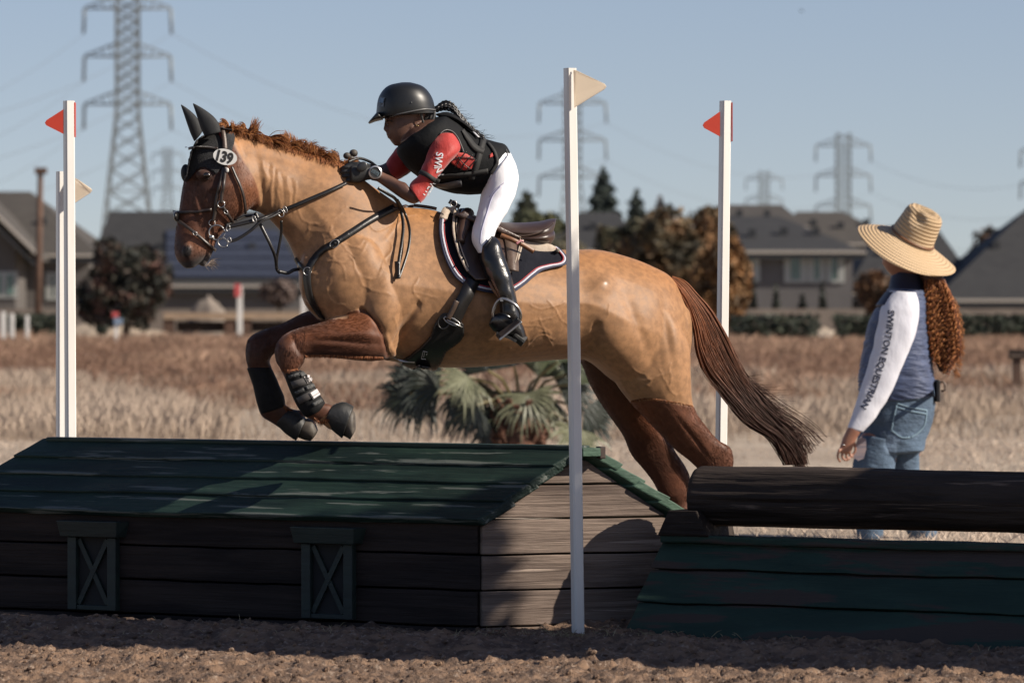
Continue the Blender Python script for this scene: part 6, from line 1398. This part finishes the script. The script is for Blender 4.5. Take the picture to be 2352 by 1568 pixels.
# vest with sewn rows
b = MB(); rows = [(2046,668,2128,672,.15),(2030,690,2130,694,.19),(2008,716,2131,722,.205),(1994,748,2134,762,.21),(1984,797,2138,812,.205),(1976,842,2143,856,.20),(1972,875,2146,880,.198),(1976,905,2148,902,.195),(1990,925,2148,908,.19)]
rows[0] = (2040,663,2126,667,.165)
b.loft([ws(*r) for r in rows], N=64, sub=16, cap=.04)
for i, v_ in enumerate(b.v):
    p = V(v_); a = math.atan2(p.y-DW, p.x-P(2070,0,DW).x); zz = p.z+.03*noise.noise(V((p.x*5,p.y*5,p.z*3)))
    f = abs(math.sin(zz*math.pi/(.040+.012*noise.noise(V((p.x*2,p.y*2,p.z*4)))))); c = V((P(2066,0,DW).x, DW, p.z)); dr = (p-c).normalized()
    b.v[i] = tuple(p+dr*(f**.6*.0075-.003+.004*noise.noise(V((p.x*30,p.y*30,p.z*40)))))
me = b.mesh("vest"); fixn(me); vw = link("vest", me, M_vestw, wm)
wcloth("collar", [(2050,624,2112,630,.062,0),(2044,645,2120,648,.085,0),(2040,664,2127,668,.125,0),(2034,690,2127,690,.172,0)], M_navyw, vw, cap=.05)
wcloth("yoke", [(2033,672,2060,668,.14,.05),(2012,700,2045,700,.16,.05)], M_navyw, vw, cap=.3)
sl_ = wcloth("sleeve", ARMW, M_sleevew, wr=.004, N=32)
wcloth("sleeve", [(a,b_,c_,d_,w_,-o_) for a,b_,c_,d_,w_,o_ in ARMW], M_sleevew)
sbw = BVHTree.FromPolygons([v.co+parent_world(wm) for v in sl_.data.vertices], [tuple(p.vertices) for p in sl_.data.polygons])
b = MB(); text_on(b, "SWINTON EQUESTRIAN", [(2040,712),(2037,745),(2030,785),(2019,828),(2006,868),(1992,905),(1976,934)], 14.5, sbw, .003, dflt=25.7, bold=.03); link("sleeve_lettering", b, mat("navy_print", (.012,.018,.05), rough=.6), sl_, smooth=False)
jn = wcloth("jeans", [(1990,905,2145,900,.178,0),(1980,940,2148,930,.185,0),(1974,980,2143,965,.187,0),(1968,1015,2128,1008,.182,0),(1962,1038,2121,1034,.175,0)], M_jean, cap=.12, wr=.006)
wcloth("trouser_leg", LEGW, M_jean, jn, wr=.006); wcloth("trouser_leg", LEGW2, M_jean, jn, wr=.006)
jb = BVHTree.FromPolygons([v.co+parent_world(wm) for v in jn.data.vertices], [tuple(p.vertices) for p in jn.data.polygons])
def wstrap(nm, path, w_, of, m, par, bv=jb): b = MB(); surf_strap(b, bv, path, w_, of, .003); return link(nm, b, m, par)
M_stitch = mat("pale_denim_seam", (.20,.30,.38), rough=.8)
for path in ([(2060,926),(2090,935),(2128,942)],[(2060,930),(2052,965),(2048,988)],[(2048,988),(2070,1004),(2090,1004)],[(2128,942),(2124,972),(2110,992),(2092,1004)],[(2060,935),(2092,944),(2126,950)]): wstrap("pocket_seam", path, .008, .003, M_stitch, jn)
wstrap("waistband", [(2010,912),(2060,916),(2110,912),(2146,902)], .03, .004, M_jean, jn)
lb = BVHTree.FromPolygons([v.co+parent_world(wm) for o_ in jn.children if o_.name.startswith("trouser_leg") for v in o_.data.vertices][:len(jn.children[0].data.vertices)], [tuple(p.vertices) for p in jn.children[0].data.polygons])
b = MB(); q = []
for (x, y) in ((1978,1002),(1989,1008),(1990,1030),(1984,1052),(1972,1058),(1960,1050),(1962,1030),(1968,1012)): q.append(P(x, y, DW-.20))
b.add(q, [tuple(range(8))]); link("frayed_patch", b, mat("frayed_cotton", (.38,.30,.30), (.22,.2,.24), rough=.95, scale=12, st=(.4,1,12)), jn, smooth=False)
M_shoe = mat("brown_shoe", (.07,.045,.03), rough=.6)
for (x, o_) in ((1985,.09),(2105,-.09)):
    b = MB(); b.loft([ws(x-42,1250,x-42,1262,.03,o_), ws(x-15,1240,x-15,1264,.045,o_), ws(x+22,1230,x+22,1264,.045,o_), ws(x+36,1238,x+36,1262,.035,o_)], N=16, cap=.5); link("shoe", b, M_shoe, wm)
b = MB(); b.ell(P(1937,1021,DW-HO-.024), (.009,0,0), (0,.004,0), (0,0,.004), 10, 6); link("ring", b, M_metal, wm)
b = MB(); b.box(tuple(P(2146,922,DW+.03)), tuple(P(2160,872,DW-.09))); pc_ = link("belt_pouch", b, M_blackl, wm, smooth=False); bevel(pc_, .006)
b = MB(); b.tube([P(2154,880,DW-.05),P(2166,876,DW-.05),P(2171,884,DW-.05),P(2170,896,DW-.05),P(2162,898,DW-.05)], .007, 8); link("pouch_handle", b, M_brownm, pc_)
# curly hair
b = MB(); HCOL = ((.28,.095,.03),(.18,.055,.02),(.42,.17,.06),(.10,.032,.014))
for i in range(800):
    u = random.uniform(-1,1); sdp_ = random.uniform(-1,1); y0_ = 640+random.uniform(0,14); L = random.uniform(120,215)*(1-.18*abs(u)); ph = random.random()*6.28; fr = random.uniform(.26,.62); am = random.uniform(2.,6.5); lt = random.uniform(-.2,.2); pts = []; m = 46; col = random.choice(HCOL); f = random.uniform(.6,1.3)
    for k in range(m):
        t = k/(m-1); y = y0_+L*t; cxx = np.interp(y, [640,700,780,830,870], [2146,2158,2168,2172,2174]); hwx = np.interp(y, [640,680,740,800,850,880], [22,30,36,35,26,10])
        x = cxx+(u+lt*t)*hwx+am*math.cos(y*fr+ph)*min(1,t*4); pts.append(P(x, y, DW-.02+sdp_*.10-.012*math.sin(y*fr+ph)*min(1,t*4)))
    b.strand(pts, random.uniform(.0018,.0032), V((0,-1,0)), [z*f for z in col])
for i in range(160):
    y = random.uniform(680,860); x = np.interp(y, [680,740,800,860], [2186,2202,2204,2192])+random.uniform(-6,4); ph = random.random()*6; pts = [P(x+k*random.uniform(.6,1.4)+3*math.cos(k*1.1+ph), y+k*1.6, DW-.02+random.uniform(-.003,.003)) for k in range(9)]
    b.strand(pts, .0016, V((0,-1,0)), (.32,.13,.05))
link("hair", b, M_hair, wm)
b = MB(); b.loft([ws(2095,600,2150,615,.085), ws(2112,640,2172,645,.10), ws(2132,690,2184,690,.09), ws(2138,760,2194,760,.085), ws(2146,820,2192,820,.07), ws(2156,850,2184,850,.05)], N=22, cap=.4); link("hair_mass", b, mat("dark_red_brown_hair", (.06,.022,.012), (.10,.035,.016), rough=.6, scale=40, bump=.01, bscale=40), wm)
# straw hat: lathe with drooping brim, pinched crown, woven rings
ax = V((.458*.95, -.31, .89*.95)).normalized(); hx = V((.89, 0, -.458)); hx = (hx-ax*hx.dot(ax)).normalized(); hy = ax.cross(hx)
hc = P(2094, 549, DW-.02)
prof = [(.0,.190),(.03,.193),(.06,.192),(.088,.186),(.102,.172),(.109,.15),(.112,.12),(.118,.07),(.124,.025),(.127,.004),(.135,-.004),(.16,-.012),(.20,-.028),(.24,-.046),(.275,-.066),(.297,-.082),(.300,-.087),(.296,-.088),(.27,-.070),(.23,-.050),(.18,-.028),(.135,-.014),(.118,-.01),(.113,.02),(.10,.10),(.09,.16),(.05,.19),(0,.195)]
pf = catmull([(r,z,0) for r,z in prof], 5); n = 96; vs = []
for r, z, _ in pf:
    for k in range(n):
        a = 2*math.pi*k/n; u, v_ = math.cos(a), math.sin(a); rr = r; zz = z
        if r > .127: 
            s_ = (r-.127)/.17; zz += s_*s_*(.018*math.cos(2*a)+.022*math.cos(a+.3)); rr = r*(1+.02*math.cos(2*a))
        x, y = u*rr*(1.04 if r < .13 else 1.0), v_*rr
        if z > .02 and r < .13:
            zz -= .040*math.exp(-((y/.028)**2))*math.exp(-((x+.01)/.07)**2)*(1 if z > .15 else 0)           # centre crease
            w_ = math.exp(-((z-.155)/.038)**2)
            for cy_ in (-1, 1): dd_ = math.exp(-((x+.035)/.042)**2)*w_*.034*(max(0, -cy_*v_*-1) if cy_ > 0 else max(0, -v_)); y -= math.copysign(dd_, y)
        vs.append(hc+hx*x+hy*y+ax*(zz-.02*0))
    m = len(pf)
b = MB(); b.add(vs, [(i*n+k, i*n+(k+1)%n, (i+1)*n+(k+1)%n, (i+1)*n+k) for i in range(m-1) for k in range(n)])
me = b.mesh("hat"); me.transform(Matrix.Translation(-hc))
rot = Matrix((hx, hy, ax)).to_4x4(); me.transform(rot)      # rows: into the hat's own axes
bm = bmesh.new(); bm.from_mesh(me); bmesh.ops.remove_doubles(bm, verts=bm.verts, dist=1e-5); bmesh.ops.recalc_face_normals(bm, faces=bm.faces); bm.to_mesh(me); bm.free()
M_straww = bpy.data.materials.new("woven_straw"); M_straww.use_nodes = True; t = M_straww.node_tree; bs = t.nodes["Principled BSDF"]; bs.inputs["Roughness"].default_value = .5
tc = t.nodes.new("ShaderNodeTexCoord"); sx = t.nodes.new("ShaderNodeSeparateXYZ"); t.links.new(tc.outputs["Object"], sx.inputs[0])
def mth(op, a, b_=None):
    q = t.nodes.new("ShaderNodeMath"); q.operation = op
    for i, v_ in enumerate((a, b_)):
        if v_ is None: continue
        if hasattr(v_, 'links'): t.links.new(v_, q.inputs[i])
        else: q.inputs[i].default_value = v_
    return q.outputs[0]
rr = mth('SQRT', mth('ADD', mth('MULTIPLY', sx.outputs[0], sx.outputs[0]), mth('MULTIPLY', sx.outputs[1], sx.outputs[1]))); ang = mth('ARCTAN2', sx.outputs[1], sx.outputs[0])
rings = mth('SINE', mth('MULTIPLY', mth('SUBTRACT', mth('MULTIPLY', rr, .62), mth('MULTIPLY', sx.outputs[2], .8)), 2*math.pi/.019)); spk = mth('SINE', mth('ADD', mth('MULTIPLY', ang, 110), mth('MULTIPLY', rings, 1.2)))
hgt = mth('ADD', mth('MULTIPLY', rings, .8), mth('MULTIPLY', spk, .3))
rmp = t.nodes.new("ShaderNodeMapRange"); rmp.inputs[1].default_value = -1.1; rmp.inputs[2].default_value = 1.1; t.links.new(hgt, rmp.inputs[0])
mx = t.nodes.new("ShaderNodeMix"); mx.data_type = 'RGBA'; mx.inputs[6].default_value = (.43,.30,.17,1); mx.inputs[7].default_value = (.49,.35,.205,1); t.links.new(rmp.outputs[0], mx.inputs[0]); t.links.new(mx.outputs[2], bs.inputs["Base Color"])
bp = t.nodes.new("ShaderNodeBump"); bp.inputs["Distance"].default_value = .0032; t.links.new(hgt, bp.inputs["Height"]); t.links.new(bp.outputs[0], bs.inputs["Normal"])
ho = bpy.data.objects.new("straw_hat", me); COL.objects.link(ho); me.materials.append(M_straww); me.polygons.foreach_set("use_smooth", [True]*len(me.polygons))
ho.parent = wm; ho.matrix_local = Matrix.Translation(hc-parent_world(wm)) @ Matrix((hx, hy, ax)).transposed().to_4x4()
b = MB(); n = 60; q = [V((.127*1.04*math.cos(2*math.pi*k/n), .127*math.sin(2*math.pi*k/n), .012)) for k in range(n+1)]; b.tube(q, .0065, 8, cap=False); me = b.mesh("cord"); o = link("hat_cord", me, M_tanl, ho, loc=(0,0,0))
b = MB()
for k in (-100,-88,-76): a = R(k); b.ell(V((.117*1.04*math.cos(a), .117*math.sin(a)*.93, .10)), (.004,0,0), (0,.004,0), (0,0,.004), 8, 5)
link("vent_holes", b, M_patchd, ho, loc=(0,0,0))
